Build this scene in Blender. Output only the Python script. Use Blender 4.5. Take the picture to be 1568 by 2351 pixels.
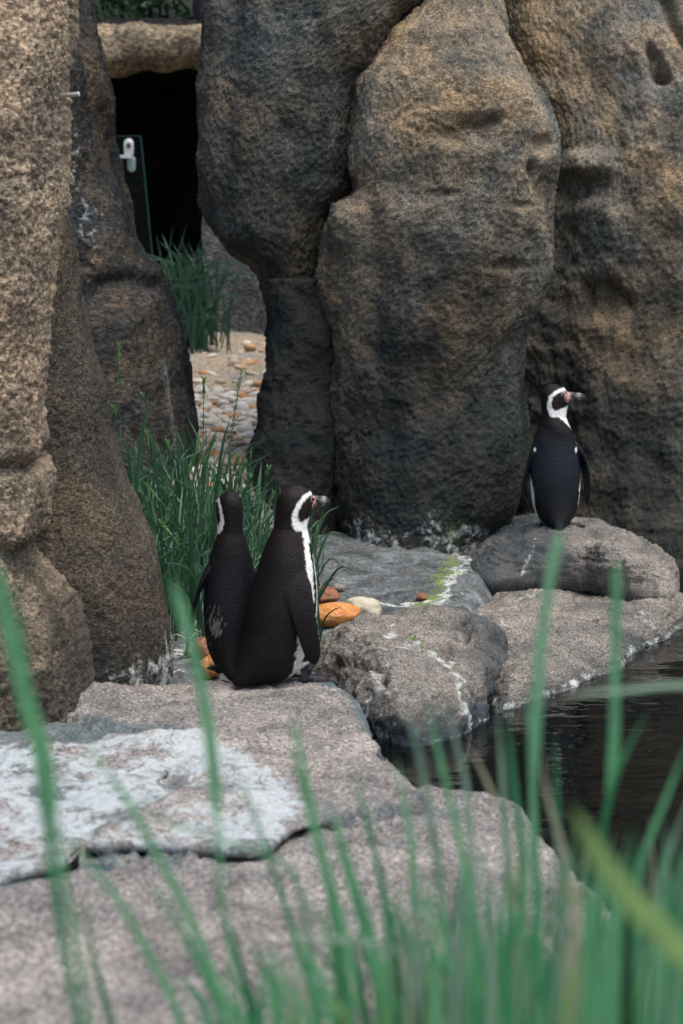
import bpy, math, random
import numpy as np
from mathutils import Vector
from mathutils.kdtree import KDTree
from mathutils.bvhtree import BVHTree

for o in list(bpy.data.objects):
    bpy.data.objects.remove(o, do_unlink=True)
scene = bpy.context.scene
COL = scene.collection
random.seed(7)
RNG = np.random.default_rng(11)

# ------------------------------------------------------------------ camera
CAM_H = 1.40                       # metres above the pool
FPX, CU, CV, HZ = 4600.0, 784.0, 1175.5, 601.0
PITCH = math.atan((CV - HZ) / FPX)
cam_d = bpy.data.cameras.new("camera")
cam = bpy.data.objects.new("camera", cam_d)
COL.objects.link(cam)
cam.location = (0, 0, CAM_H)
cam.rotation_euler = (math.pi / 2 - PITCH, 0, 0)
cam_d.sensor_fit = 'VERTICAL'
cam_d.sensor_height = 36.0
cam_d.lens = 36.0 * FPX / 2351.0
cam_d.clip_start = 0.05
cam_d.clip_end = 300
cam_d.dof.use_dof = True
cam_d.dof.focus_distance = 6.9
cam_d.dof.aperture_fstop = 3.4
scene.camera = cam

# ------------------------------------------------------------------ sky, sun, exposure
SUN_DIR = Vector((0.28, -0.25, 0.93)).normalized()      # towards the sun
elev = math.asin(SUN_DIR.z)
azim = math.atan2(SUN_DIR.x, SUN_DIR.y)
world = bpy.data.worlds.new("World")
scene.world = world
world.use_nodes = True
wn = world.node_tree
wn.nodes.clear()
sky = wn.nodes.new("ShaderNodeTexSky")
sky.sky_type = 'NISHITA'
sky.sun_disc = False
sky.sun_elevation = elev
sky.sun_rotation = azim
sky.dust_density = 2.0
bg = wn.nodes.new("ShaderNodeBackground")
bg.inputs[1].default_value = 0.06
wo = wn.nodes.new("ShaderNodeOutputWorld")
wn.links.new(sky.outputs[0], bg.inputs[0])
wn.links.new(bg.outputs[0], wo.inputs[0])
sun_d = bpy.data.lights.new("sun", 'SUN')
sun_d.energy = 1.5
sun_d.angle = math.radians(55)
sun_d.color = (1.0, 0.95, 0.87)
sun = bpy.data.objects.new("sun", sun_d)
COL.objects.link(sun)
sun.rotation_euler = SUN_DIR.to_track_quat('Z', 'Y').to_euler()
scene.view_settings.view_transform = 'Standard'
scene.view_settings.look = 'None'
scene.view_settings.gamma = 1.0
scene.view_settings.exposure = 1.52

# ------------------------------------------------------------------ helpers: geometry
def ray(u, v):
    a = (u - CU) / FPX
    b = (CV - v) / FPX
    c, s = math.cos(PITCH), math.sin(PITCH)
    return np.array([a, c + b * s, -s + b * c])

def P(u, v, y):
    """world point seen in direction (u, v) at distance y along the ground"""
    r = ray(u, v)
    return np.array([0, 0, CAM_H]) + r * (y / r[1])

def PZ(u, v, z):
    r = ray(u, v)
    return np.array([0, 0, CAM_H]) + r * ((z - CAM_H) / r[2])

def sstep(a, b, x):
    t = np.clip((np.asarray(x, float) - a) / (b - a), 0, 1)
    return t * t * (3 - 2 * t)

G12 = np.array([[1,1,0],[-1,1,0],[1,-1,0],[-1,-1,0],[1,0,1],[-1,0,1],[1,0,-1],[-1,0,-1],
                [0,1,1],[0,-1,1],[0,1,-1],[0,-1,-1]], float)

def ihash(x, y, z, seed):
    with np.errstate(over='ignore'):
        h = (x * np.int64(374761393) + y * np.int64(668265263) + z * np.int64(1440662683) + np.int64(seed * 974634777)) & np.int64(0xffffffff)
        h = ((h ^ (h >> 13)) * np.int64(1274126177)) & np.int64(0xffffffff)
        h = ((h ^ (h >> 15)) * np.int64(2246822519)) & np.int64(0xffffffff)
    return h ^ (h >> 16)

def pn(p, seed=0):
    i = np.floor(p).astype(np.int64)
    f = p - i
    w = f * f * f * (f * (f * 6 - 15) + 10)
    out = np.zeros(len(p))
    for dx in (0, 1):
        for dy in (0, 1):
            for dz in (0, 1):
                g = G12[ihash(i[:, 0] + dx, i[:, 1] + dy, i[:, 2] + dz, seed) % 12]
                d = g[:, 0] * (f[:, 0] - dx) + g[:, 1] * (f[:, 1] - dy) + g[:, 2] * (f[:, 2] - dz)
                wt = (w[:, 0] if dx else 1 - w[:, 0]) * (w[:, 1] if dy else 1 - w[:, 1]) * (w[:, 2] if dz else 1 - w[:, 2])
                out += d * wt
    return out

def fbm(p, octv=4, gain=0.5, seed=0):
    out = np.zeros(len(p)); a = 1.0; q = p.copy()
    for k in range(octv):
        out += a * pn(q, seed + k * 17)
        q = q * 2.03 + 3.1
        a *= gain
    return out

def ridge(p, octv=3, gain=0.5, seed=0):
    out = np.zeros(len(p)); a = 1.0; q = p.copy()
    for k in range(octv):
        out += a * (0.35 - np.abs(pn(q, seed + k * 13)))
        q = q * 2.07 + 1.7
        a *= gain
    return out

def worley(p, seed=0):
    i = np.floor(p).astype(np.int64)
    f1 = np.full(len(p), 9.0); f2 = np.full(len(p), 9.0); cid = np.zeros(len(p))
    for dx in (-1, 0, 1):
        for dy in (-1, 0, 1):
            for dz in (-1, 0, 1):
                c = i + np.array([dx, dy, dz])
                h = ihash(c[:, 0], c[:, 1], c[:, 2], seed)
                q = c + np.stack([(h & 1023) / 1023., ((h >> 10) & 1023) / 1023., ((h >> 20) & 1023) / 1023.], 1)
                d = np.sqrt(((p - q) ** 2).sum(1))
                near = d < f1
                f2 = np.where(near, f1, np.minimum(f2, d))
                cid = np.where(near, (h & 255) / 255., cid)
                f1 = np.where(near, d, f1)
    return f1, f2, cid

def mesh_np(name, V, quads=None, tris=None, smooth=True):
    me = bpy.data.meshes.new(name)
    V = np.asarray(V, np.float32)
    idx = []; starts = []; n = 0
    if quads is not None and len(quads):
        q = np.asarray(quads, np.int32)
        idx.append(q.ravel()); starts.append(np.arange(len(q)) * 4); n = len(q) * 4
    if tris is not None and len(tris):
        t = np.asarray(tris, np.int32)
        idx.append(t.ravel()); starts.append(n + np.arange(len(t)) * 3)
    idx = np.concatenate(idx).astype(np.int32); starts = np.concatenate(starts).astype(np.int32)
    me.vertices.add(len(V)); me.vertices.foreach_set("co", V.ravel())
    me.loops.add(len(idx)); me.loops.foreach_set("vertex_index", idx)
    me.polygons.add(len(starts)); me.polygons.foreach_set("loop_start", starts)
    me.update(calc_edges=True)
    me.validate()
    me.polygons.foreach_set("use_smooth", [smooth] * len(me.polygons))
    return me

def color_attr(me, name, rgb):
    a = me.attributes.new(name, 'FLOAT_COLOR', 'POINT')
    rgba = np.ones((len(rgb), 4), np.float32); rgba[:, :3] = rgb
    a.data.foreach_set("color", rgba.ravel())

def link(name, me, mat=None, parent=None):
    o = bpy.data.objects.new(name, me)
    COL.objects.link(o)
    if mat is not None and me is not None:
        if len(me.materials) == 0:
            me.materials.append(mat)
    if parent is not None:
        o.parent = parent
    return o

def tag(o, label, cat, group=None):
    o["label"] = label; o["category"] = cat
    if group: o["group"] = group
    return o

def struct(o):
    o["kind"] = "structure"; return o

def empty(name, loc):
    o = bpy.data.objects.new(name, None)
    COL.objects.link(o); o.location = loc
    o.empty_display_size = 0.05
    return o

def grid_faces(nr, nc, wrap):
    r = np.arange(nr - 1)[:, None]; c = np.arange(nc if wrap else nc - 1)[None, :]
    c2 = (c + 1) % nc
    a = r * nc + c; b = r * nc + c2; d = (r + 1) * nc + c2; e = (r + 1) * nc + c
    return np.stack([a, b, d, e], -1).reshape(-1, 4)

def grid_normals(G, wrap):
    if wrap:
        du = np.roll(G, -1, 1) - np.roll(G, 1, 1)
    else:
        du = np.gradient(G, axis=1)
    dv = np.gradient(G, axis=0)
    n = np.cross(du, dv)
    return n / (np.linalg.norm(n, axis=2, keepdims=True) + 1e-12)

def smooth1(a, k):
    if k < 2: return a
    ker = np.hanning(k + 2)[1:-1]; ker /= ker.sum()
    pad = len(ker)
    b = np.pad(a, pad, mode='edge')
    return np.convolve(b, ker, 'same')[pad:-pad]

# ------------------------------------------------------------------ helpers: materials
class NT:
    def __init__(self, name):
        self.mat = bpy.data.materials.new(name)
        self.mat.use_nodes = True
        self.t = self.mat.node_tree
        self.t.nodes.clear()
        self.out = self.t.nodes.new("ShaderNodeOutputMaterial")
        self.b = self.t.nodes.new("ShaderNodeBsdfPrincipled")
        self.t.links.new(self.b.outputs[0], self.out.inputs[0])
    def n(self, typ, ins=None, **kw):
        nd = self.t.nodes.new(typ)
        for k, v in kw.items(): setattr(nd, k, v)
        for k, v in (ins or {}).items(): self.set(nd.inputs[k], v)
        return nd
    def set(self, sock, v):
        if isinstance(v, bpy.types.NodeSocket): self.t.links.new(v, sock)
        elif isinstance(v, bpy.types.Node): self.t.links.new(v.outputs[0], sock)
        elif isinstance(v, (tuple, list)) and len(v) == 3 and sock.type == 'RGBA': sock.default_value = (*v, 1)
        else: sock.default_value = v
    def coord(self, scale=(1, 1, 1), out='Object'):
        tc = self.n("ShaderNodeTexCoord")
        return self.n("ShaderNodeMapping", {'Vector': tc.outputs[out], 'Scale': scale})
    def noise(self, vec, scale, detail=4, rough=0.55, dist=0.0):
        return self.n("ShaderNodeTexNoise", {'Vector': vec, 'Scale': scale, 'Detail': detail, 'Roughness': rough, 'Distortion': dist})
    def vor(self, vec, scale, feature='F1', rand=1.0):
        return self.n("ShaderNodeTexVoronoi", {'Vector': vec, 'Scale': scale, 'Randomness': rand}, feature=feature)
    def ramp(self, fac, stops, interp='LINEAR'):
        r = self.n("ShaderNodeValToRGB", {'Fac': fac})
        r.color_ramp.interpolation = interp
        e = r.color_ramp.elements
        while len(e) < len(stops): e.new(0.5)
        for el, (p, c) in zip(e, stops):
            el.position = p
            el.color = (*c, 1) if isinstance(c, tuple) else (c, c, c, 1)
        return r
    def mix(self, fac, a, b, mode='MIX'):
        m = self.n("ShaderNodeMix", data_type='RGBA', blend_type=mode)
        self.set(m.inputs[0], fac); self.set(m.inputs[6], a); self.set(m.inputs[7], b)
        return m.outputs[2]
    def math(self, op, a, b=0.0, c=None):
        m = self.n("ShaderNodeMath", operation=op)
        self.set(m.inputs[0], a); self.set(m.inputs[1], b)
        if c is not None: self.set(m.inputs[2], c)
        return m.outputs[0]
    def bump(self, h, strength, dist, normal=None):
        ins = {'Height': h, 'Strength': strength, 'Distance': dist}
        if normal is not None: ins['Normal'] = normal
        return self.n("ShaderNodeBump", ins).outputs[0]

def rock_material(name, tan, grey, dark, grain=1.0, orange=0.35, gscale=48, wet_shade_tint=(0.0095, 0.015, 0.0165),
                  white=(0.62, 0.64, 0.62), green=(0.13, 0.22, 0.035), streak=0.5, gbump=0.011, rough=0.85, cellc=1.0):
    m = NT(name)
    co = m.coord()
    st = m.coord(scale=(2.6, 2.6, 0.55))
    dg = m.coord(scale=(1.0, 1.0, 1.6))
    big = m.noise(co, 1.7, 6, 0.6, 0.4)
    mid = m.noise(co, 6.5, 5, 0.6)
    strk = m.noise(st, 2.2, 6, 0.62, 0.6)
    g1 = m.noise(dg, gscale, 6, 0.72)
    g2 = m.noise(dg, gscale * 2.7, 4, 0.7)
    vo = m.vor(dg, gscale * 0.8)
    base = m.mix(m.ramp(big, [(0.38, 0.0), (0.62, 1.0)]).outputs[0], tan, grey)
    base = m.mix(m.ramp(mid, [(0.42, 0.0), (0.68, 0.7)]).outputs[0], base, dark)
    # long runs of old water marks
    base = m.mix(m.math('MULTIPLY', m.ramp(strk, [(0.5, 0.0), (0.64, 1.0)]).outputs[0], streak), base, dark)
    base = m.mix(m.math('MULTIPLY', m.ramp(strk, [(0.26, 1.0), (0.38, 0.0)]).outputs[0], 0.35 * streak), base, white)
    # mineral grain
    gr = m.ramp(g1, [(0.36, 1 - 0.72 * grain), (0.5, 1.0), (0.66, 1 + 0.75 * grain)])
    gr.color_ramp.elements[2].color = (1, 1, 1, 1)
    grm = m.math('MULTIPLY_ADD', g1, 5.0 * grain, 1 - 2.5 * grain)
    grm = m.math('MINIMUM', m.math('MAXIMUM', grm, 0.13), 1.9)
    base = m.mix(1.0, base, m.n("ShaderNodeCombineColor", {0: grm, 1: grm, 2: grm}).outputs[0], 'MULTIPLY')
    cell = m.vor(dg, gscale * 1.9)
    cs = m.n("ShaderNodeSeparateColor", {0: cell.outputs['Color']})
    cm = m.math('MULTIPLY_ADD', cs.outputs[0], 1.15 * cellc, 1 - 0.5 * cellc)
    base = m.mix(1.0, base, m.n("ShaderNodeCombineColor", {0: cm, 1: cm, 2: cm}).outputs[0], 'MULTIPLY')
    sp = m.noise(dg, gscale * 1.5, 3, 0.6)
    base = m.mix(m.math('MULTIPLY', m.ramp(sp, [(0.6, 0.0), (0.7, 1.0)]).outputs[0], orange), base, (0.42, 0.22, 0.08))
    base = m.mix(m.math('MULTIPLY', m.ramp(g2, [(0.64, 0.0), (0.74, 1.0)]).outputs[0], 0.45), base, (0.42, 0.42, 0.40))
    # tints carried by the surface: R droppings, G algae, B dark tint (wet rock, painted cliff shade)
    at = m.n("ShaderNodeAttribute", attribute_name="stain")
    sep = m.n("ShaderNodeSeparateColor", {0: at.outputs['Color']})
    patch = m.noise(co, 22, 6, 0.7, 0.5)
    def smask(ch, lo=0.42, hi=0.62):
        s = m.math('ADD', m.math('MULTIPLY', sep.outputs[ch], 0.72), m.math('MULTIPLY', m.math('SUBTRACT', patch, 0.5), 2.3))
        r = m.ramp(s, [(lo, 0.0), (hi, 1.0)])
        return m.math('MULTIPLY', r.outputs[0], m.math('MINIMUM', m.math('MULTIPLY', sep.outputs[ch], 6.0), 1.0))
    wet = m.math('MULTIPLY', sep.outputs[2], m.math('MULTIPLY_ADD', mid, 0.6, 0.68))  # one mask for wet rock and the shade painted on cliffs
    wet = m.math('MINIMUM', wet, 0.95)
    wcol = m.mix(0.965, base, wet_shade_tint)
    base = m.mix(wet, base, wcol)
    gn = smask(1, 0.45, 0.6)
    base = m.mix(m.math('MULTIPLY', gn, 0.9), base, m.mix(m.ramp(g1, [(0.4, 0.0), (0.6, 1.0)]).outputs[0], (0.02, 0.05, 0.015), green))
    wh = smask(0, 0.42, 0.78)
    wc = m.mix(m.ramp(g1, [(0.3, 0.0), (0.55, 1.0)]).outputs[0], tuple(c * 0.66 for c in white), white)
    base = m.mix(m.math('MULTIPLY', wh, 0.88), base, wc)
    m.set(m.b.inputs['Base Color'], base)
    m.set(m.b.inputs['Roughness'], m.math('MULTIPLY_ADD', wet, -0.25, rough))
    m.b.inputs['Specular IOR Level'].default_value = 0.22
    h = m.math('ADD', m.math('MULTIPLY', g1, 1.0), m.math('MULTIPLY', vo.outputs[0], 0.35))
    h = m.math('ADD', h, m.math('MULTIPLY', g2, 0.4))
    m.set(m.b.inputs['Normal'], m.bump(h, 0.9, gbump))
    return m.mat

M_WALL = rock_material("wall_rock", (0.34, 0.24, 0.14), (0.17, 0.168, 0.15), (0.026, 0.040, 0.044), gscale=88, grain=0.8, gbump=0.007, cellc=0.9)
M_DARK = rock_material("dark_wall_rock", (0.17, 0.13, 0.085), (0.095, 0.10, 0.095), (0.022, 0.031, 0.034), gscale=88, streak=0.7, grain=0.8, gbump=0.007)
M_WARM = rock_material("warm_rock", (0.47, 0.34, 0.22), (0.29, 0.24, 0.18), (0.085, 0.075, 0.06), gscale=66, streak=0.25, gbump=0.012)
M_BROWN = rock_material("brown_rock", (0.105, 0.077, 0.05), (0.062, 0.056, 0.047), (0.026, 0.028, 0.028), gscale=80, streak=0.45, gbump=0.008)
M_BACK = rock_material("back_rock", (0.12, 0.084, 0.05), (0.046, 0.052, 0.06), (0.017, 0.022, 0.026), gscale=40, streak=1.0)
M_SHELF = rock_material("shelf_rock", (0.27, 0.24, 0.205), (0.18, 0.165, 0.15), (0.055, 0.052, 0.048), gscale=120, grain=0.6, streak=0.0, gbump=0.006, orange=0.18, wet_shade_tint=(0.02, 0.035, 0.045))
M_PINK = rock_material("pink_rock", (0.31, 0.28, 0.255), (0.215, 0.20, 0.19), (0.075, 0.07, 0.07), gscale=95, grain=0.6, streak=0.0, gbump=0.006, orange=0.3, white=(0.50, 0.545, 0.56), wet_shade_tint=(0.03, 0.085, 0.105))
M_LINTEL = rock_material("lintel_rock", (0.25, 0.19, 0.12), (0.19, 0.15, 0.10), (0.07, 0.06, 0.045), gscale=30, streak=0.1)

# ------------------------------------------------------------------ rock builders
def rock_disp(p, big, med, small, grain, seed, crack=0.0):
    d = big * fbm(p * 1.5, 3, 0.5, seed) * 1.5
    d += med * fbm(p * np.array([5.5, 5.5, 4.0]), 3, 0.55, seed + 5) * 1.4
    # flaked facets
    f1, f2, cid = worley(p * np.array([4.2, 4.2, 3.0]) + 0.35 * np.stack([pn(p * 6, seed + 31), pn(p * 6, seed + 32), pn(p * 6, seed + 33)], 1), seed + 3)
    d += med * 1.1 * (cid - 0.5) * sstep(0.0, 0.16, f2 - f1)
    if crack:
        d -= crack * (1 - sstep(0.0, 0.035, f2 - f1)) * (fbm(p * 2.2, 2, 0.5, seed + 77) > 0.05)
    d += small * ridge(p * 17, 3, 0.55, seed + 9)
    d += grain * fbm(p * np.array([52., 52., 60.]), 3, 0.65, seed + 11)
    return d

def loft_rock(name, rows, mat, res=0.008, nexp=2.4, back=0.5, disp=(0.05, 0.02, 0.008, 0.006), crack=0.01, seed=0, stain=None,
              dents=(), smooth_m=0.05, nback=26, lines=()):
    """closed boulder: stacked superellipse rings; rows = (v, uL, uR, y, front_depth), top to bottom"""
    R = []
    for v, ul, ur, y, bf in rows:
        a = P(ul, v, y); b = P(ur, v, y)
        R.append((a[2], a[0], b[0], y, bf))
    R = np.array(sorted(R))
    zs = np.arange(R[0, 0], R[-1, 0], res)
    k = int(smooth_m / res)
    cols = [smooth1(np.interp(zs, R[:, 0], R[:, i]), k) for i in range(1, 5)]
    xl, xr, yc, bf = cols
    xc, hw = (xl + xr) / 2, (xr - xl) / 2
    nf = int(max(24, (hw.max() * 2 * 1.35 + bf.max() * 0.8) / res))
    th = np.concatenate([np.linspace(math.pi, 2 * math.pi, nf, endpoint=False), np.linspace(0, math.pi, nback, endpoint=False)])
    c, s = np.cos(th), np.sin(th)
    cx = np.sign(c) * np.abs(c) ** (2 / nexp); sy = np.sign(s) * np.abs(s) ** (2 / nexp)
    G = np.zeros((len(zs), len(th), 3))
    G[:, :, 0] = xc[:, None] + hw[:, None] * cx[None]
    G[:, :, 1] = yc[:, None] + np.where(s[None] < 0, bf[:, None] * sy[None], back * sy[None])
    G[:, :, 2] = zs[:, None]
    Nn = grid_normals(G, True)
    p = G.reshape(-1, 3); n = Nn.reshape(-1, 3)
    d = rock_disp(p, *disp, seed, crack)
    for (u, v, y, ru, rv, depth) in dents:
        q = P(u, v, y)
        sx, sz = ru * y / FPX, rv * y / FPX
        w = np.exp(-(((p[:, 0] - q[0]) / sx) ** 2 + ((p[:, 2] - q[2]) / sz) ** 2) ** 1.5)
        w *= (n[:, 1] < 0.3)
        d -= depth * w * (1 + 0.5 * fbm(p * 12, 2, 0.5, 5))
    for (pts, y, wd, depth) in lines:       # crevices running over the face
        Q = np.array([P(u, v, y) for u, v in pts])
        wob = 0.012 * np.stack([pn(p * 9, seed + 41), pn(p * 9, seed + 42)], 1)
        best = np.full(len(p), 9.0)
        for a, b in zip(Q[:-1], Q[1:]):
            A = a[[0, 2]]; B = b[[0, 2]] - A
            t = np.clip(((p[:, [0, 2]] + wob - A) @ B) / (B @ B), 0, 1)
            best = np.minimum(best, np.linalg.norm(p[:, [0, 2]] + wob - A - t[:, None] * B, axis=1))
        d -= depth * np.exp(-(best / wd) ** 2) * (n[:, 1] < 0.3)
    edge = np.ones_like(G[:, :, 0])
    V = p + n * d[:, None]
    V = np.vstack([V, [[xc[0], yc[0], zs[0]]], [[xc[-1], yc[-1], zs[-1] + hw[-1] * 0.15]]])
    nt = len(th)
    quads = grid_faces(len(zs), nt, True)
    i = np.arange(nt); j = (i + 1) % nt
    tris = np.concatenate([np.stack([np.full(nt, len(V) - 2), j, i], 1),
                           np.stack([np.full(nt, len(V) - 1), (len(zs) - 1) * nt + i, (len(zs) - 1) * nt + j], 1)])
    me = mesh_np(name, V, quads, tris)
    S = np.zeros((len(V), 3)) if stain is None else stain(V)
    color_attr(me, "stain", S)
    return link(name, me, mat)

def catmull_closed(pts, n):
    pts = np.asarray(pts, float); m = len(pts); out = []
    for i in range(m):
        p0, p1, p2, p3 = pts[i - 1], pts[i], pts[(i + 1) % m], pts[(i + 2) % m]
        for t in np.linspace(0, 1, n, endpoint=False):
            out.append(0.5 * ((2 * p1) + (-p0 + p2) * t + (2 * p0 - 5 * p1 + 4 * p2 - p3) * t * t + (-p0 + 3 * p1 - 3 * p2 + p3) * t ** 3))
    return np.array(out)

def slab_rock(name, poly, ztop, zb, w, mat, center=None, nt=420, nr=150, disp=(0.03, 0.014, 0.006, 0.004), crack=0.006, seed=0, stain=None, relief=None, pw=2.0, calm=None, under=None):
    """rock lying on the ground: plan outline, a top surface and rounded flanks going down to zb"""
    B = catmull_closed(poly, 24)
    c = np.array(center) if center is not None else B.mean(0)
    L = np.concatenate([[0], np.cumsum(np.linalg.norm(np.roll(B, -1, 0) - B, axis=1))])
    t = np.linspace(0, L[-1], nt, endpoint=False)
    Bx = np.interp(t, L, np.append(B[:, 0], B[0, 0])); By = np.interp(t, L, np.append(B[:, 1], B[0, 1]))
    B = np.stack([Bx, By], 1)
    Rr = np.linalg.norm(B - c, axis=1)
    r = np.linspace(0.01, 1, nr) ** 0.75
    G = np.zeros((nr + 4, nt, 3))
    X = c[0] + r[:, None] * (B[:, 0] - c[0])[None]; Y = c[1] + r[:, None] * (B[:, 1] - c[1])[None]
    d = (1 - r[:, None]) * Rr[None]
    wloc = np.minimum(w, Rr[None] * 0.9)
    e = np.clip(1 - d / wloc, 0, 1)
    fall = 1 - (1 - e ** pw) ** (1 / pw)
    zt = ztop(X, Y)
    zb0 = zb; inset = np.zeros(nt)
    if under is not None:                       # overhanging lip along part of the edge
        lp, zlip, cave_in = under
        dd_ = np.full(nt, 9.0)
        for a_, b_ in zip(lp[:-1], lp[1:]):
            a2 = np.array(a_[:2]); b2 = np.array(b_[:2]) - a2
            t_ = np.clip(((B - a2) @ b2) / (b2 @ b2), 0, 1)
            dd_ = np.minimum(dd_, np.linalg.norm(B - a2 - t_[:, None] * b2, axis=1))
        mk = sstep(0.10, 0.03, dd_)
        zb = (zb * (1 - mk) + zlip * mk)[None, :]
        inset = cave_in * mk
    G[:nr, :, 0] = X; G[:nr, :, 1] = Y; G[:nr, :, 2] = zt - (zt - zb) * fall
    for k in range(4):
        f_ = 1 - inset * min(1, (k + 1) / 2) / Rr
        G[nr + k, :, 0] = c[0] + (B[:, 0] - c[0]) * f_; G[nr + k, :, 1] = c[1] + (B[:, 1] - c[1]) * f_
        G[nr + k, :, 2] = (np.asarray(zb).ravel() + 0.002 * k) * (k < 2) * (inset > 0.01) + (zb0 - 0.08 * (k + 1)) * (1 - (k < 2) * (inset > 0.01))
    G = G[::-1]                      # outer first so that the normals point up
    Nn = grid_normals(G, True)
    if Nn[-nr // 2, 0, 2] < 0: Nn = -Nn
    p = G.reshape(-1, 3).copy(); n = Nn.reshape(-1, 3)
    dd = rock_disp(p, *disp, seed, crack)
    if calm is not None: dd = dd * (1 - np.clip(1.6 * line_soft(p, calm, 0.14), 0, 1))
    if relief is not None: dd = dd + relief(p)
    V = p + n * dd[:, None]
    V = np.vstack([V, [V[-nt:].mean(0)]])
    quads = grid_faces(len(G), nt, True)
    i = np.arange(nt); j = (i + 1) % nt; o = (len(G) - 1) * nt
    tris = np.stack([o + i, o + j, np.full(nt, len(V) - 1)], 1)
    me = mesh_np(name, V, quads, tris)
    me.update()
    S = np.zeros((len(V), 3)) if stain is None else stain(V)
    color_attr(me, "stain", S)
    return link(name, me, mat)

def bvh(o):
    me = o.data
    return BVHTree.FromPolygons([v.co[:] for v in me.vertices], [p.vertices[:] for p in me.polygons])

def drop(tree, x, y, top=3.0):
    h = tree.ray_cast(Vector((x, y, top)), Vector((0, 0, -1)))
    return h[0].z if h[0] is not None else None

def in_poly(p, poly):
    x, y = p[:, 0], p[:, 1]; ins = np.zeros(len(p), bool)
    n = len(poly)
    for i in range(n):
        x1, y1 = poly[i]; x2, y2 = poly[(i + 1) % n]
        c = ((y1 > y) != (y2 > y)) & (x < (x2 - x1) * (y - y1) / (y2 - y1 + 1e-12) + x1)
        ins ^= c
    return ins

def poly_soft(p, poly, soft):
    d = np.full(len(p), 9.0)
    n = len(poly)
    for i in range(n):
        a = np.array(poly[i]); b = np.array(poly[(i + 1) % n]) - a
        t = np.clip(((p[:, :2] - a) @ b) / (b @ b + 1e-12), 0, 1)
        d = np.minimum(d, np.linalg.norm(p[:, :2] - a - t[:, None] * b, axis=1))
    d = np.where(in_poly(p, poly), d, -d)
    return np.clip(0.5 + d / (2 * soft), 0, 1)

def line_soft(p, pts, wd):
    d = np.full(len(p), 9.0)
    p = p[:, :2] + wd * 0.9 * np.stack([fbm(p * 11, 3, .6, 61), fbm(p * 11, 3, .6, 62)], 1)
    for a, b in zip(pts[:-1], pts[1:]):
        a = np.array(a[:2]); b = np.array(b[:2]) - a
        t = np.clip(((p[:, :2] - a) @ b) / (b @ b + 1e-12), 0, 1)
        d = np.minimum(d, np.linalg.norm(p[:, :2] - a - t[:, None] * b, axis=1))
    return np.clip(1 - d / wd, 0, 1)

# ------------------------------------------------------------------ ground
PE_Y = np.array([2.85, 3.2, 5.0, 5.7, 6.2, 6.5, 7.0, 7.7, 8.3, 9.3, 12]); PE_X = np.array([3.5, 0.25, 0.15, 0.2, 0.35, 0.44, 0.50, 0.64, 0.72, 0.9, 1.6])
def ground_z(x, y):
    x = np.asarray(x, float); y = np.asarray(y, float)
    zl = np.interp(y, [2.2, 2.6, 3.0, 5.6, 6.0, 6.6, 7, 7.5, 8, 9, 11, 13, 14, 60], [.30, .22, -.1, -.1, .07, .09, .13, .2, .28, .45, .75, .95, 1.0, 1.0])
    zr = np.interp(y, [2.2, 2.6, 3.0, 5.6, 6.0, 7.0, 7.6, 8.5, 9.5, 12, 60], [.30, .22, -.5, -.5, -.1, .09, .12, .2, .3, .5, 1.0]) - 0.25 * sstep(0.35, 0.6, x) * sstep(8.2, 8.7, y)
    s = sstep(-0.42, -0.1, x)
    z = zl * (1 - s) + zr * s
    pe = np.interp(y, PE_Y, PE_X)
    k = sstep(pe - 0.15, pe + 0.25, x) * (y > 2.8) * (y < 12)
    return z * (1 - k) + np.minimum(z, -0.5) * k

gx = np.concatenate([np.linspace(-60, -4, 12, endpoint=False), np.linspace(-4, -1.6, 30, endpoint=False), np.linspace(-1.6, 1.8, 300, endpoint=False), np.linspace(1.8, 6, 30, endpoint=False), np.linspace(6, 60, 12)])
gy = np.concatenate([np.linspace(-40, 1, 14, endpoint=False), np.linspace(1, 5.6, 60, endpoint=False), np.linspace(5.6, 13.5, 560, endpoint=False), np.linspace(13.5, 16, 10, endpoint=False), np.linspace(16, 90, 14)])
GX, GY = np.meshgrid(gx, gy)
gp = np.stack([GX.ravel(), GY.ravel(), np.zeros(GX.size)], 1)
gp[:, 2] = ground_z(gp[:, 0], gp[:, 1])
gp[:, 2] += 0.02 * fbm(gp * 3, 3, 0.5, 3) + 0.006 * fbm(gp * 14, 3, 0.6, 4)
white_lines = [([(1130, 1225), (1090, 1260), (1040, 1310), (1010, 1350), (960, 1385)], 0.18, 0.05),
               ([(1000, 1368), (930, 1372), (860, 1375)], 0.14, 0.04),
               ([(205, 1555), (260, 1515), (340, 1500)], 0.1, 0.07), ([(330, 1525), (390, 1500), (430, 1480)], 0.1, 0.06),
               ([(240, 1575), (330, 1545), (420, 1525)], 0.1, 0.03)]
def ground_stain(V):
    S = np.zeros((len(V), 3))
    for pts, z, wd in white_lines:
        q = [PZ(u, v, z) for u, v in pts]
        S[:, 0] = np.maximum(S[:, 0], 0.85 * line_soft(V, q, wd) ** 0.7)
    alg = [PZ(u, v, 0.18) for u, v in [(1045, 1215), (1050, 1260), (1020, 1310), (985, 1350), (880, 1372)]]
    S[:, 1] = np.maximum(S[:, 1], line_soft(V, alg, 0.07))
    S[:, 2] = 0.75 * sstep(9.2, 8.0, V[:, 1]) * (V[:, 1] > 5)
    return S
m = NT("path_ground")
co = m.coord()
a = m.noise(co, 2.2, 6, 0.6); b = m.noise(co, 34, 5, 0.7); c_ = m.noise(co, 7, 4, 0.6, 0.6)
sepy = m.n("ShaderNodeSeparateXYZ", {0: co})
sand = m.mix(m.ramp(a, [(0.4, 0.0), (0.62, 1.0)]).outputs[0], (0.37, 0.29, 0.19), (0.30, 0.275, 0.24))
floor = m.mix(m.ramp(c_, [(0.38, 0.0), (0.66, 1.0)]).outputs[0], (0.13, 0.14, 0.142), (0.042, 0.047, 0.05))
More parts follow.
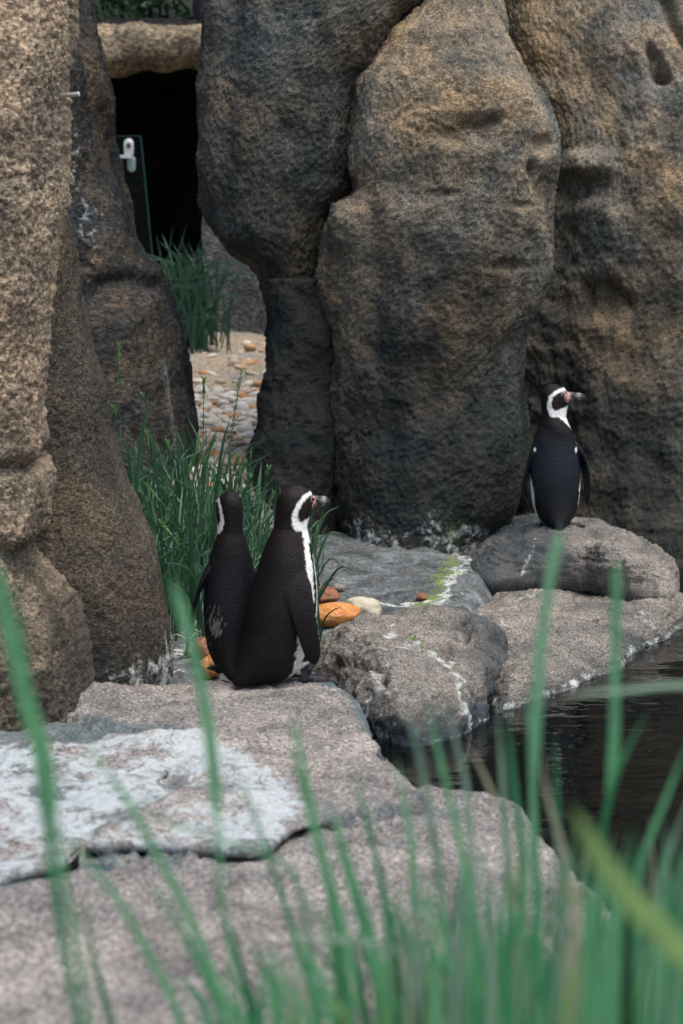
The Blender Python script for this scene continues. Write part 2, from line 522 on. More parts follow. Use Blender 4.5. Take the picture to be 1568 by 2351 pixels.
zone = m.ramp(m.math('MULTIPLY', sepy.outputs[1], 0.05), [(0.41, 0.0), (0.46, 1.0)])
side = m.ramp(m.math('ADD', sepy.outputs[0], 1.0), [(0.68, 1.0), (0.82, 0.0)])
bank = m.ramp(m.math('MULTIPLY', sepy.outputs[1], 0.05), [(0.14, 1.0), (0.16, 0.0)])
base = m.mix(m.math('MULTIPLY', zone.outputs[0], side.outputs[0]), floor, sand)
base = m.mix(bank.outputs[0], base, (0.045, 0.04, 0.025))
at = m.n("ShaderNodeAttribute", attribute_name="stain")
sp_ = m.n("ShaderNodeSeparateColor", {0: at.outputs['Color']})
fg_ = m.noise(co, 85, 5, 0.7); fc_ = m.vor(co, 120)
fcs = m.n("ShaderNodeSeparateColor", {0: fc_.outputs['Color']})
fmul = m.math('MULTIPLY', m.math('MAXIMUM', m.math('MULTIPLY_ADD', fg_, 3.6, -0.8), 0.2), m.math('MULTIPLY_ADD', fcs.outputs[0], 0.9, 0.55))
base = m.mix(1.0, base, m.n("ShaderNodeCombineColor", {0: fmul, 1: fmul, 2: fmul}).outputs[0], 'MULTIPLY')
wash = m.noise(co, 5.5, 6, 0.68, 0.8)
base = m.mix(m.math('MULTIPLY', m.ramp(wash, [(0.52, 0.0), (0.68, 1.0)]).outputs[0], m.math('MULTIPLY', sp_.outputs[2], 0.8)), base, (0.36, 0.41, 0.42))
base = m.mix(m.ramp(b, [(0.35, 0.45), (0.55, 0.0)]).outputs[0], base, (0.05, 0.047, 0.042))
def gmask(ch):
    s = m.math('ADD', m.math('MULTIPLY', sp_.outputs[ch], 0.75), m.math('MULTIPLY', m.math('SUBTRACT', m.noise(co, 30, 7, 0.78, 0.8), 0.5), 2.6))
    return m.math('MULTIPLY', m.ramp(s, [(0.42, 0.0), (0.62, 1.0)]).outputs[0], m.math('MINIMUM', m.math('MULTIPLY', sp_.outputs[ch], 5.0), 1.0))
base = m.mix(m.math('MULTIPLY', gmask(1), 0.9), base, m.mix(b, (0.05, 0.09, 0.02), (0.24, 0.32, 0.05)))
base = m.mix(m.math('MULTIPLY', gmask(0), 0.85), base, (0.58, 0.60, 0.56))
m.set(m.b.inputs['Base Color'], base)
m.set(m.b.inputs['Roughness'], m.math('MULTIPLY_ADD', m.math('MULTIPLY', sp_.outputs[2], c_), -0.75, 0.85))
m.set(m.b.inputs['Normal'], m.bump(m.math('ADD', b, m.math('ADD', m.math('MULTIPLY', c_, 1.2), m.math('MULTIPLY', fg_, 0.6))), 0.9, 0.010))
M_GROUND = m.mat
me = mesh_np("ground", gp, grid_faces(len(gy), len(gx), False))
color_attr(me, "stain", ground_stain(gp))
ground = struct(link("ground", me, M_GROUND))

# ------------------------------------------------------------------ pool
wx = np.linspace(-0.25, 6.0, 500); wy = np.linspace(3.02, 10.6, 560)
WX, WY = np.meshgrid(wx, wy)
wp = np.stack([WX.ravel(), WY.ravel(), np.zeros(WX.size)], 1)
wp[:, 2] = 0.002 * fbm(wp * np.array([3.0, 5.0, 1]), 3, 0.5, 21) + 0.0006 * fbm(wp * np.array([11., 20., 1]), 2, 0.5, 23)
m = NT("pool_water")
co = m.coord(scale=(1.0, 1.9, 1.0))
w1 = m.noise(co, 6.0, 3, 0.5, 0.9); w2 = m.noise(co, 26, 2, 0.5, 0.4)
m.b.inputs['Base Color'].default_value = (0.002, 0.003, 0.003, 1)
m.b.inputs['Roughness'].default_value = 0.035
m.b.inputs['IOR'].default_value = 1.33
m.set(m.b.inputs['Normal'], m.bump(m.math('ADD', w1, m.math('MULTIPLY', w2, 0.05)), 0.10, 0.03))
water = struct(link("pool_water", mesh_np("pool_water", wp, grid_faces(len(wy), len(wx), False)), m.mat))

# ------------------------------------------------------------------ standing boulders
def wet_shade_below(z0, z1, xk=0.0, amt=0.95, extra=None, freq=(5.5, 5.5, 0.9)):  # darker towards the foot: wet stain plus cliff shade painted into the colour
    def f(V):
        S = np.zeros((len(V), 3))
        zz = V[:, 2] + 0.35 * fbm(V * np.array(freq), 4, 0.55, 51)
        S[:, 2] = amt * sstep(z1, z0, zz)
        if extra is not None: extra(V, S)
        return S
    return f

Y = 5.75
left_column = loft_rock("boulder", [(-420, -260, 175, Y + .25, .34), (-200, -260, 152, Y + .15, .36), (0, -260, 146, Y + .1, .38), (150, -255, 144, Y + .05, .4), (300, -250, 142, Y, .42), (420, -240, 144, Y, .42),
    (470, -235, 146, Y, .42), (540, -230, 130, Y, .42), (640, -230, 118, Y, .41), (800, -230, 104, Y, .4), (950, -230, 97, Y, .4), (1070, -235, 108, Y, .38), (1180, -240, 106, Y, .4), (1250, -245, 95, Y, .4),
    (1330, -245, 122, Y, .42), (1420, -250, 165, Y, .44), (1500, -260, 188, Y, .46), (1570, -270, 202, Y, .48), (1660, -280, 205, Y, .5)],
    M_WARM, res=0.0065, nexp=2.6, disp=(0.022, 0.008, 0.007, 0.011), seed=4, crack=0.003, back=.5,
    lines=[([(-40, 1090), (40, 1080), (70, 1100), (110, 1075)], Y - .35, .02, .05), ([(-10, 1275), (30, 1285), (45, 1330), (60, 1420), (70, 1520)], Y - .38, .022, .06)],
    stain=wet_shade_below(0.1, 1.1, amt=0.75))
tag(left_column, "tall tan coarse-grained boulder column with a horizontal crack, beside the cable-like fissure slab", "boulder")
left_column["label"] = "tall pale tan coarse-grained boulder column with a crack across its lower half"

Y = 6.45
brown_boulder = loft_rock("boulder", [(380, -60, 120, Y + .1, .2), (470, -60, 142, Y, .22), (530, -60, 163, Y, .26), (620, -60, 176, Y, .28), (700, -60, 186, Y, .3), (820, -50, 214, Y, .32), (900, -50, 238, Y, .34), (1000, -40, 246, Y, .36),
    (1060, -40, 262, Y, .37), (1120, -40, 282, Y, .38), (1180, -40, 318, Y, .4), (1230, -40, 345, Y, .42), (1290, -40, 366, Y, .44), (1400, -40, 386, Y, .46), (1480, -40, 395, Y, .47), (1560, -40, 398, Y, .48)],
    M_BROWN, res=0.0065, nexp=2.3, disp=(0.016, 0.007, 0.004, 0.006), seed=13, crack=0.0,
    stain=wet_shade_below(0.02, 0.4, amt=0.55, extra=lambda V, S: S.__setitem__((slice(None), 0), 0.75 * sstep(0.3, 0.12, V[:, 2] + 0.12 * pn(V * 7, 3)) * sstep(-0.9, -0.62, V[:, 0]))))
tag(brown_boulder, "brown boulder flaring toward its foot, whitish stains where it meets wet floor", "boulder")

Y = 9.2
back_boulder = loft_rock("boulder", [(-200, 20, 201, Y + .2, .3), (0, 20, 218, Y + .1, .35), (100, 20, 226, Y + .05, .38), (170, 20, 240, Y, .4), (230, 20, 248, Y, .4), (330, 20, 250, Y, .42), (420, 20, 272, Y, .42), (480, 20, 295, Y, .42),
    (550, 20, 312, Y, .42), (585, 20, 331, Y, .4), (620, 25, 370, Y, .40), (650, 25, 386, Y, .41), (690, 25, 395, Y, .45), (740, 25, 402, Y, .5), (820, 25, 420, Y, .53), (880, 25, 432, Y, .55), (940, 25, 447, Y, .57), (1020, 25, 454, Y, .58), (1120, 25, 456, Y, .58)],
    M_BACK, res=0.010, nexp=2.1, disp=(0.03, 0.014, 0.006, 0.006), seed=23, crack=0.0,
    lines=[([(190, 690), (235, 650), (300, 640), (345, 655)], Y - .35, .03, .05)],
    stain=lambda V: np.stack([0.62 * line_soft(V[:, [0, 2, 1]], [P(u, v, 9.0)[[0, 2]] for u, v in [(165, 330), (195, 430), (215, 520), (240, 620)]], 0.09) + 0.3 * sstep(.75, .5, V[:, 2]), 0 * V[:, 0], 0.3 + 0 * V[:, 0]], 1))
tag(back_boulder, "dark leaning boulder with pale vertical streaks and a ledge, behind the seeding grass", "boulder")

Y = 9.0
WALL_WET_SHADE_ = wet_shade_below(0.35, 1.75, amt=0.95)
Y = 9.12
overhang = loft_rock("boulder", [(-420, 470, 1130, Y + .15, .3), (-150, 480, 1110, Y + .1, .36), (0, 480, 1010, Y, .42), (60, 478, 950, Y, .44), (120, 472, 900, Y, .45), (180, 464, 850, Y, .46), (210, 460, 835, Y, .46), (330, 466, 828, Y, .45), (440, 470, 822, Y, .43), (500, 478, 790, Y, .4), (550, 500, 765, Y, .38),
    (585, 545, 758, Y, .35), (610, 580, 755, Y, .33), (640, 597, 755, Y, .31), (668, 604, 755, Y, .27)],
    M_DARK, res=0.0075, nexp=2.5, disp=(0.03, 0.013, 0.006, 0.008), seed=33, crack=0.004, smooth_m=0.04, stain=wet_shade_below(0.9, 2.1, amt=0.85))
tag(overhang, "dark grey-brown boulder overhanging the dark cave passage, resting on a narrow pillar", "boulder")

Y = 8.95
pillar = loft_rock("boulder", [(640, 600, 770, Y, .25), (665, 600, 770, Y, .26), (720, 608, 790, Y, .26), (790, 617, 790, Y, .26), (870, 611, 790, Y, .27), (960, 591, 790, Y, .29), (1080, 577, 790, Y, .3), (1160, 572, 790, Y, .31), (1240, 566, 790, Y, .32)],
    M_BROWN, res=0.008, nexp=2.6, disp=(0.02, 0.02, 0.008, 0.005), seed=43, stain=wet_shade_below(1.5, 2.8, amt=0.9))
tag(pillar, "narrow dark rock pillar beneath the overhang, between gravel path and rounded boulder", "boulder")

Y = 8.9
def centre_extra(V, S):
    S[:, 0] = 0.62 * sstep(0.42, 0.20, V[:, 2] + 0.12 * pn(V * 6, 8)) + 0.42 * np.exp(-(((V[:, 0] - P(1165, 400, 8.5)[0]) / .12) ** 2 + ((V[:, 2] - P(1165, 400, 8.5)[2]) / .12) ** 2))
    q = P(1045, 1230, 8.4)
    S[:, 1] = np.exp(-(((V[:, 0] - q[0]) / .05) ** 2 + ((V[:, 2] - q[2]) / .09) ** 2))
centre = loft_rock("boulder", [(-160, 1010, 1075, Y + .5, .2), (-90, 990, 1125, Y + .38, .3), (-20, 968, 1145, Y + .26, .36), (30, 938, 1155, Y + .2, .40), (90, 882, 1167, Y + .14, .44), (185, 812, 1205, Y + .08, .47), (230, 803, 1238, Y + .05, .48), (310, 796, 1270, Y, .48), (380, 793, 1276, Y, .48), (430, 793, 1266, Y, .47),
    (465, 772, 1262, Y, .47), (510, 738, 1262, Y, .47), (560, 723, 1262, Y, .47), (640, 725, 1258, Y, .46), (720, 731, 1236, Y, .45), (780, 736, 1208, Y, .45), (900, 744, 1200, Y, .44), (1050, 754, 1206, Y, .44), (1150, 766, 1190, Y, .45), (1220, 780, 1150, Y, .46), (1280, 790, 1130, Y, .47), (1330, 790, 1130, Y, .48)],
    M_WALL, res=0.0075, nexp=2.25, disp=(0.03, 0.012, 0.006, 0.008), seed=58, smooth_m=0.07, crack=0.006,
    dents=[(1060, 300, 8.45, 90, 32, .05), (1240, 420, 8.6, 26, 40, .05), (1250, 330, 8.6, 22, 22, .03), (1100, 272, 8.45, 60, 12, .04), (1225, 385, 8.55, 16, 22, .035), (1195, 470, 8.5, 40, 9, .02), (1020, 445, 8.45, 34, 10, .02), (1215, 560, 8.55, 20, 30, .03), (1180, 610, 8.5, 60, 14, .02), (800, 500, 8.5, 40, 60, -.05)],
    lines=[([(800, 430), (840, 500), (860, 640), (850, 800)], 8.45, .06, .045)],
    stain=wet_shade_below(0.45, 2.05, amt=1.0, extra=centre_extra))
tag(centre, "huge rounded boulder with pale crown and lower half dark from wet stain and painted shade, green algae at its foot", "boulder")

Y = 9.75
right_wall = loft_rock("boulder", [(-420, 1100, 2800, Y + .7, .5), (-250, 1105, 2800, Y + .5, .5), (0, 1125, 2800, Y + .28, .55), (150, 1150, 2800, Y + .18, .58), (300, 1215, 2800, Y + .08, .6), (450, 1225, 2800, Y + .03, .6), (650, 1215, 2800, Y, .58), (800, 1160, 2800, Y, .55), (1000, 1150, 2800, Y, .52), (1150, 1150, 2800, Y, .54), (1230, 1140, 2800, Y - .02, .57), (1300, 1140, 2800, Y - .05, .6), (1400, 1140, 2800, Y - .05, .62)],
    M_WALL, res=0.0095, nexp=3.0, disp=(0.05, 0.012, 0.006, 0.009), seed=71, crack=0.0, smooth_m=0.08, back=1.2,
    dents=[(1512, 150, 9.3, 15, 30, .10), (1528, 175, 9.3, 16, 14, .09), (1500, 118, 9.3, 10, 16, .06), (1360, 375, 9.3, 60, 30, -.06), (1330, 430, 9.3, 60, 34, .06), (1300, 600, 9.3, 46, 120, .05), (1380, 690, 9.3, 60, 46, .05), (1290, 900, 9.3, 70, 160, .07), (1480, 330, 9.3, 60, 80, -.04)],
    lines=[([(1545, -20), (1555, 40), (1600, 120)], 9.25, .03, .06), ([(1350, 660), (1400, 655), (1440, 700)], 9.25, .02, .03)],
    stain=wet_shade_below(0.2, 2.0, amt=0.9, extra=lambda V, S: S.__setitem__((slice(None), 2), S[:, 2] * np.maximum(sstep(2.4, 1.0, V[:, 0] + 0.35 * (V[:, 2] - 1.2) + 0.2 * pn(V * 3, 5)), 0.9 * sstep(1.3, 0.6, V[:, 2])))))
tag(right_wall, "broad tan rock wall with pitted surface and hollows rising behind the lone penguin", "rock wall")

# ------------------------------------------------------------------ lying rocks
def px(lst, z):
    return [tuple(PZ(u, v, z)[:2]) for u, v in lst]

zK = P(640, 1566, 5.94)[2]
crack_px = [(-330, 2060), (-120, 2045), (0, 2020), (60, 2000), (135, 1985), (165, 1950), (215, 1941), (370, 1940), (470, 1950), (560, 1952), (625, 1940), (665, 1905), (740, 1885), (830, 1870), (930, 1840), (1000, 1830)]
crack_w = [PZ(u, v, zK) for u, v in crack_px]
def ztopK(x, y):
    return zK - 0.03 * sstep(5.9, 6.25, y) + 0.0 * x
polyK = px([(-330, 1650), (-150, 1615), (60, 1605), (110, 1588), (250, 1568), (400, 1560), (560, 1556), (735, 1554), (775, 1580), (835, 1640), (890, 1700), (955, 1770), (990, 1815)], zK) + [tuple(q[:2] + np.array([0, 0.013])) for q in crack_w[::-1][1:]]
white_poly = px([(-120, 1720), (60, 1712), (200, 1700), (350, 1690), (470, 1690), (545, 1715), (600, 1760), (660, 1790), (700, 1830), (690, 1880), (640, 1930), (610, 1980), (480, 1990), (370, 1980), (215, 1980), (170, 1990), (120, 2025), (0, 2060), (-100, 2070)], zK)
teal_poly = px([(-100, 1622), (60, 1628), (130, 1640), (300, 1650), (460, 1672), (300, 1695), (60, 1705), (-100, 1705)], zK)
def stainK(V):
    S = np.zeros((len(V), 3))
    w = poly_soft(V, white_poly, 0.05)
    S[:, 0] = np.clip(w * 1.05 + 0.15 * fbm(V * 5, 3, .6, 9) * (w > 0.1), 0, 1.2)
    S[:, 2] = np.maximum(np.maximum(poly_soft(V, teal_poly, 0.05) * 0.62, 0.5 * w * sstep(0.0, 0.3, fbm(V * 3.2, 4, .6, 29))), 0.7 * line_soft(V, crack_w, 0.09) * (0.5 + fbm(V * 4, 2, .5, 3)))  # teal band, bluish blotches within the white patch, darker along the fissure
    S[:, 2] = np.maximum(S[:, 2], 0.8 * line_soft(V, [PZ(u, v, zK) for u, v in [(735, 1560), (835, 1640), (955, 1770)]], 0.04))
    S[:, 0] *= np.clip(0.88 + 0.75 * fbm(V * 3.2, 4, .6, 19), 0.3, 1.1)
    q = PZ(400, 1790, zK); r2 = ((V[:, 0] - q[0]) / .035) ** 2 + ((V[:, 1] - q[1]) / .11) ** 2
    S[:, 0] *= 1 - 0.8 * np.exp(-r2); S[:, 2] = np.maximum(S[:, 2], 0.6 * np.exp(-r2))
    return S
def reliefK(p):
    w = poly_soft(p, white_poly, 0.03)
    q = PZ(400, 1790, zK); r2 = ((p[:, 0] - q[0]) / .035) ** 2 + ((p[:, 1] - q[1]) / .12) ** 2
    lip = line_soft(p, [PZ(u, v, zK) for u, v in [(60, 1640), (180, 1655), (280, 1670), (400, 1685)]], .05)
    return 0.006 * sstep(0.3, 0.7, w) - 0.02 * np.exp(-r2) - 0.03 * lip
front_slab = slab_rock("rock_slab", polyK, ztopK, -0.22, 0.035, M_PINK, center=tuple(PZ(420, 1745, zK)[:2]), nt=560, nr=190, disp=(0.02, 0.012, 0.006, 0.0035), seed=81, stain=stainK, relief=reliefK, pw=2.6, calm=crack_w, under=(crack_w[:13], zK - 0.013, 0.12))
tag(front_slab, "flat pinkish rock slab with a big white stained patch, the penguin pair standing on it", "rock")

def ztopL(x, y):
    return (zK - 0.034) + 0.12 * sstep(4.25, 3.2, y) - 0.10 * sstep(0.0, 0.7, x) * sstep(3.4, 4.4, y)
zl_ = zK
polyL = [tuple(q[:2] + np.array([0, 0.10])) for q in crack_w[:-4]] + px([(800, 1850), (880, 1815), (970, 1808), (1150, 1822), (1235, 1855), (1285, 1905), (1340, 1950), (1395, 2010), (1430, 2130), (1450, 2250), (1465, 2400)], zl_ - 0.06) + [(0.50, 2.45), (-0.2, 2.40), (-1.3, 2.45), (-1.35, 3.4)]
def stainL(V):
    S = np.zeros((len(V), 3))
    S[:, 2] = 0.8 * line_soft(V, crack_w, 0.16) * (0.45 + 1.2 * fbm(V * 3.3, 3, .6, 3))
    S[:, 0] = 0.5 * line_soft(V, [PZ(u, v, zK) for u, v in [(660, 1870), (740, 1850), (800, 1855)]], 0.07)
    return S
near_slab = slab_rock("rock_slab", polyL, ztopL, -0.25, 0.05, M_PINK, center=(-0.15, 3.55), nt=600, nr=190, disp=(0.03, 0.018, 0.008, 0.004), seed=95, stain=stainL, pw=2.4, calm=crack_w)
tag(near_slab, "big speckled pinkish rock below the dark fissure, tall grass in front of it", "rock")

# middle rock
polyJ = [(0.19, 5.68), (0.32, 5.77), (0.44, 5.94), (0.53, 6.15), (0.59, 6.40), (0.62, 6.68), (0.58, 6.97), (0.43, 7.2), (0.2, 7.32), (0.0, 7.15), (-0.10, 6.82), (-0.115, 6.52), (-0.075, 6.25), (0.0, 6.0), (0.09, 5.79)]
def ztopJ(x, y):
    return 0.20 - 0.02 * sstep(6.4, 6.0, y) - 0.05 * sstep(6.4, 7.2, y)
def stainJ(V):
    S = np.zeros((len(V), 3))
    for pts, wd, a in (([(850, 1530), (890, 1510), (960, 1500), (1030, 1520), (1070, 1560), (1085, 1600)], .045, .95), ([(890, 1450), (905, 1490)], .04, .8), ([(850, 1530), (870, 1600), (950, 1640)], .09, .62), ([(880, 1540), (960, 1560), (1010, 1600)], .10, .5), ([(940, 1480), (1010, 1500)], .03, .8), ([(770, 1580), (800, 1545), (850, 1525)], .03, .6)):
        S[:, 0] = np.maximum(S[:, 0], a * line_soft(V, [PZ(u, v, .17) for u, v in pts], wd))
    S[:, 0] = np.maximum(S[:, 0], 0.62 * np.exp(-((V[:, 2] - .006) / .007) ** 2))
    S[:, 1] = 0.9 * line_soft(V, [PZ(u, v, .17) for u, v in [(920, 1482), (990, 1505), (1060, 1535), (1095, 1600)]], .03)
    S[:, 1] = np.maximum(S[:, 1], 0.7 * line_soft(V, [PZ(u, v, .12) for u, v in [(735, 1560), (780, 1585)]], .05))
    S[:, 2] = 0.95 * sstep(0.13, 0.02, V[:, 2] + 0.05 * fbm(V * 6, 3, .5, 2))
    S[:, 2] = np.maximum(S[:, 2], 0.7 * sstep(.36, .48, V[:, 0] + .08 * fbm(V * 7, 2, .5, 8)))
    return S
def reliefJ(p):
    g = line_soft(p, [(0.40, 6.75), (0.43, 6.45), (0.47, 6.25), (0.50, 6.1)], 0.05)
    h = line_soft(p, [(-0.05, 6.3), (0.06, 6.12), (0.13, 5.9)], 0.05)
    return -0.05 * g ** 1.5 - 0.03 * h - 0.05 * sstep(0.42, 0.58, p[:, 0] + 0.06 * pn(p * 6, 7)) * sstep(6.6, 6.2, p[:, 1])
mid_rock = slab_rock("rock", polyJ, ztopJ, -0.12, 0.26, M_SHELF, center=(0.24, 6.45), nt=460, nr=150, disp=(0.03, 0.02, 0.009, 0.0055), crack=0.008, seed=104, stain=stainJ, pw=2.1, relief=reliefJ)
tag(mid_rock, "rounded grey rock with white droppings and algae, dark orange-brown flank above the water", "rock")

polyI = px([(1640, 1400), (1590, 1432), (1568, 1443), (1500, 1480), (1425, 1522), (1345, 1573), (1290, 1594), (1230, 1612), (1165, 1640), (1120, 1640)], 0.0) + px([(1030, 1490), (1000, 1410), (1050, 1368), (1250, 1330), (1400, 1335), (1560, 1375)], 0.08)
def stainI(V):
    S = np.zeros((len(V), 3))
    for pts, wd, a in (([(1060, 1425), (1120, 1440), (1170, 1465)], .05, .8), ([(1190, 1395), (1260, 1375)], .03, .6), ([(1568, 1432), (1500, 1440), (1440, 1425)], .07, .7), ([(1560, 1440), (1425, 1515), (1345, 1565)], .05, .55)):
        S[:, 0] = np.maximum(S[:, 0], a * line_soft(V, [PZ(u, v, .06) for u, v in pts], wd))
    S[:, 0] = np.maximum(S[:, 0], 0.7 * np.exp(-((V[:, 2] - .012) / .018) ** 2))
    S[:, 1] = 0.6 * line_soft(V, [PZ(u, v, .1) for u, v in [(1020, 1400), (1100, 1375), (1180, 1362)]], .04)
    S[:, 2] = 0.55 * sstep(0.06, 0.0, V[:, 2]) + 0.35 * sstep(.1, .4, fbm(V * 3, 2, .5, 4))
    return S
low_slab = slab_rock("rock_slab", polyI, lambda x, y: 0.10 - 0.02 * sstep(7.2, 7.8, y), -0.08, 0.35, M_SHELF, center=tuple(PZ(1260, 1470, .08)[:2]), nt=440, nr=130, disp=(0.03, 0.015, 0.009, 0.006), seed=113, stain=stainI, pw=2.0)
tag(low_slab, "low grey rock shelf sloping into the pool below the lone penguin's rock", "rock")

zH = P(1290, 1200, 8.36)[2] - 0.055
polyH = px([(1075, 1358), (1130, 1374), (1230, 1374), (1330, 1374), (1430, 1398), (1500, 1406), (1550, 1398)], 0.06) + [(1.40, 8.55), (1.33, 8.95), (1.1, 9.35), (0.75, 9.45), (0.55, 9.3), (0.5, 8.8)]
def ztopH(x, y):
    q = P(1290, 1200, 8.36)
    return zH + 0.01 - 0.13 * sstep(0.05, 0.5, q[0] - x) - 0.09 * sstep(0.15, 0.5, x - q[0]) - 0.05 * sstep(8.7, 9.2, y)
def stainH(V):
    S = np.zeros((len(V), 3))
    for pts, wd, a in (([(1180, 1265), (1220, 1250), (1260, 1235)], .02, .7), ([(1140, 1310), (1180, 1280)], .02, .7), ([(1235, 1262), (1210, 1275)], .02, .7)):
        S[:, 0] = np.maximum(S[:, 0], a * line_soft(V, [PZ(u, v, .27) for u, v in pts], wd))
    S[:, 2] = 0.75 * sstep(P(1330, 1250, 8.2)[0], P(1240, 1250, 8.2)[0], V[:, 0] + .1 * fbm(V * 5, 3, .5, 6)) + 0.6 * sstep(8.5, 8.8, V[:, 1])
    S[:, 2] = np.clip(S[:, 2], 0, .9)
    return S
perch = slab_rock("rock", polyH, ztopH, 0.05, 0.22, M_SHELF, center=tuple(P(1290, 1230, 8.35)[:2]), nt=440, nr=140, disp=(0.028, 0.014, 0.009, 0.006), crack=0.004, seed=122, stain=stainH, pw=2.7, relief=lambda p: 0.016 * ridge(p * np.array([3.0, 3.0, 26.]) + 0.5 * p[:, :1], 3, .6, 88), under=([np.append(q, 0) for q in polyH[:7]], 0.098, 0.10))
tag(perch, "rounded rock rising from the pool edge, the lone penguin standing on top", "rock")

# ------------------------------------------------------------------ cave passage behind
YC = 13.0
def box_rock(name, x0, x1, y0, y1, z0, z1, mat, seed, res=0.05, amp=0.03):
    vs = []; qs = []; n0 = 0
    def face(o, a, b):
        nonlocal n0
        na = max(2, int(np.linalg.norm(a) / res)); nb = max(2, int(np.linalg.norm(b) / res))
        A, B = np.meshgrid(np.linspace(0, 1, na), np.linspace(0, 1, nb))
        v = np.array(o) + A.ravel()[:, None] * np.array(a) + B.ravel()[:, None] * np.array(b)
        vs.append(v); qs.append(grid_faces(nb, na, False) + n0); n0 += len(v)
    dx, dy, dz = x1 - x0, y1 - y0, z1 - z0
    face((x0, y0, z0), (dx, 0, 0), (0, 0, dz)); face((x1, y1, z0), (-dx, 0, 0), (0, 0, dz))
    face((x1, y0, z0), (0, dy, 0), (0, 0, dz)); face((x0, y1, z0), (0, -dy, 0), (0, 0, dz))
    face((x0, y0, z1), (dx, 0, 0), (0, dy, 0)); face((x0, y1, z0), (dx, 0, 0), (0, -dy, 0))
    V = np.vstack(vs)
    V = V + amp * np.stack([fbm(V * 2.2, 4, .55, seed), fbm(V * 2.2, 4, .55, seed + 7), fbm(V * 2.2, 4, .55, seed + 9)], 1)
    me = mesh_np(name, V, np.vstack(qs))
    color_attr(me, "stain", np.zeros((len(V), 3)))
    return link(name, me, mat)
xj = P(470, 600, YC)[0]
cave = empty("cave_shelter", (-1.5, YC + 1.2, 0.95))
tag(cave, "dark cave shelter opening behind the passage between the boulders", "shelter")
def part(o):
    o.parent = cave; o.matrix_parent_inverse = cave.matrix_world.inverted()
    o.location = (-cave.location.x, -cave.location.y, -cave.location.z) if False else o.location
    return o
M_JAMB = rock_material("jamb_rock", (0.10, 0.10, 0.095), (0.075, 0.085, 0.085), (0.03, 0.035, 0.036), gscale=36)
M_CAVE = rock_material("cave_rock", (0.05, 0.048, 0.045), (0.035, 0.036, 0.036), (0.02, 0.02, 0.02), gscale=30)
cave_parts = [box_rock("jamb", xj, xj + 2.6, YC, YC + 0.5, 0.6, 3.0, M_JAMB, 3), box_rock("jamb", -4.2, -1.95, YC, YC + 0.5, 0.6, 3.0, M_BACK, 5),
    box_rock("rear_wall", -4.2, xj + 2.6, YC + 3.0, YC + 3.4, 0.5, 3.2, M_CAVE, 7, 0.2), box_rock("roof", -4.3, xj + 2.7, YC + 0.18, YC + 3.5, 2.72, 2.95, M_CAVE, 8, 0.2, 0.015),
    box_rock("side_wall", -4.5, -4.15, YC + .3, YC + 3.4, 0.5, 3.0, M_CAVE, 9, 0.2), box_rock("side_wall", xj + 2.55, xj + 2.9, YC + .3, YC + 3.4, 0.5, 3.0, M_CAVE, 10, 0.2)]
bpy.context.view_layer.update()
for o in cave_parts:
    o.parent = cave; o.matrix_parent_inverse = cave.matrix_world.inverted()

# stone beam over the opening
def beam():
    xs = np.arange(P(120, 110, YC)[0], P(640, 110, YC)[0], 0.012)
    th = np.linspace(0, 2 * math.pi, 72, endpoint=False)
    zt = P(300, 68, YC)[2]; zb = P(300, 160, YC)[2]
    G = np.zeros((len(xs), len(th), 3))
    cz = (zt + zb) / 2; hz = (zt - zb) / 2
    tilt = (P(455, 60, YC)[2] - P(240, 75, YC)[2]) / (P(455, 60, YC)[0] - P(240, 75, YC)[0])
    for i, x in enumerate(xs):
        G[i, :, 0] = x
        c, s = np.cos(th), np.sin(th)
        G[i, :, 1] = YC - 0.05 + 0.19 * np.sign(c) * np.abs(c) ** .75
        G[i, :, 2] = cz + 0.5 * tilt * (x - P(350, 68, YC)[0]) + hz * np.sign(s) * np.abs(s) ** .75
    n = -grid_normals(G, True)
    p = G.reshape(-1, 3)
    c0 = np.array([0, YC - .05, cz])
    n = n.reshape(-1, 3)
    sgn = np.sign(((p - c0)[:, 1:] * n[:, 1:]).sum(1)); n = n * sgn[:, None]
    V = p + n * rock_disp(p, .03, .014, .010, .006, 203, .006)[:, None]
    me = mesh_np("stone_beam", V, grid_faces(len(xs), len(th), True))
    color_attr(me, "stain", np.zeros((len(V), 3)))
    return link("stone_beam", me, M_LINTEL)
tag(beam(), "pale weathered horizontal stone beam above the dark cave opening", "stone beam")

# glass door standing ajar in the passage
m = NT("door_glass"); m.b.inputs['Base Color'].default_value = (0.75, 0.9, 0.87, 1)
m.b.inputs['Transmission Weight'].default_value = 1.0; m.b.inputs['Roughness'].default_value = 0.02; m.b.inputs['IOR'].default_value = 1.12
M_GLASS = m.mat
m = NT("glass_edge"); m.b.inputs['Base Color'].default_value = (0.012, 0.06, 0.062, 1); m.b.inputs['Roughness'].default_value = 0.25
M_EDGE = m.mat
m = NT("brushed_steel"); nz = m.noise(m.coord(), 60, 3, 0.6)
m.set(m.b.inputs['Base Color'], m.mix(nz, (0.50, 0.52, 0.52), (0.66, 0.67, 0.66))); m.b.inputs['Metallic'].default_value = 0.35; m.b.inputs['Roughness'].default_value = 0.5
M_STEEL = m.mat
def hexa(name, c8, mat, parent=None):
    """box from 8 corners: bottom ring then top ring"""
    return link(name, mesh_np(name, np.array(c8), [[3, 2, 1, 0], [4, 5, 6, 7], [0, 1, 5, 4], [1, 2, 6, 5], [2, 3, 7, 6], [3, 0, 4, 7]], smooth=False), mat, parent)
YD = 12.75
dr_t, dr_b = P(322, 313, YD), P(351, 610, YD - .03)
ext = (dr_b - dr_t); dr_b = dr_t + ext * (dr_t[2] - 0.93) / (-ext[2])
wl = np.array([-0.62, 0.10, 0.004])
th_ = np.array([0.0, 0.012, 0])
door = empty("glass_door", tuple(dr_b))
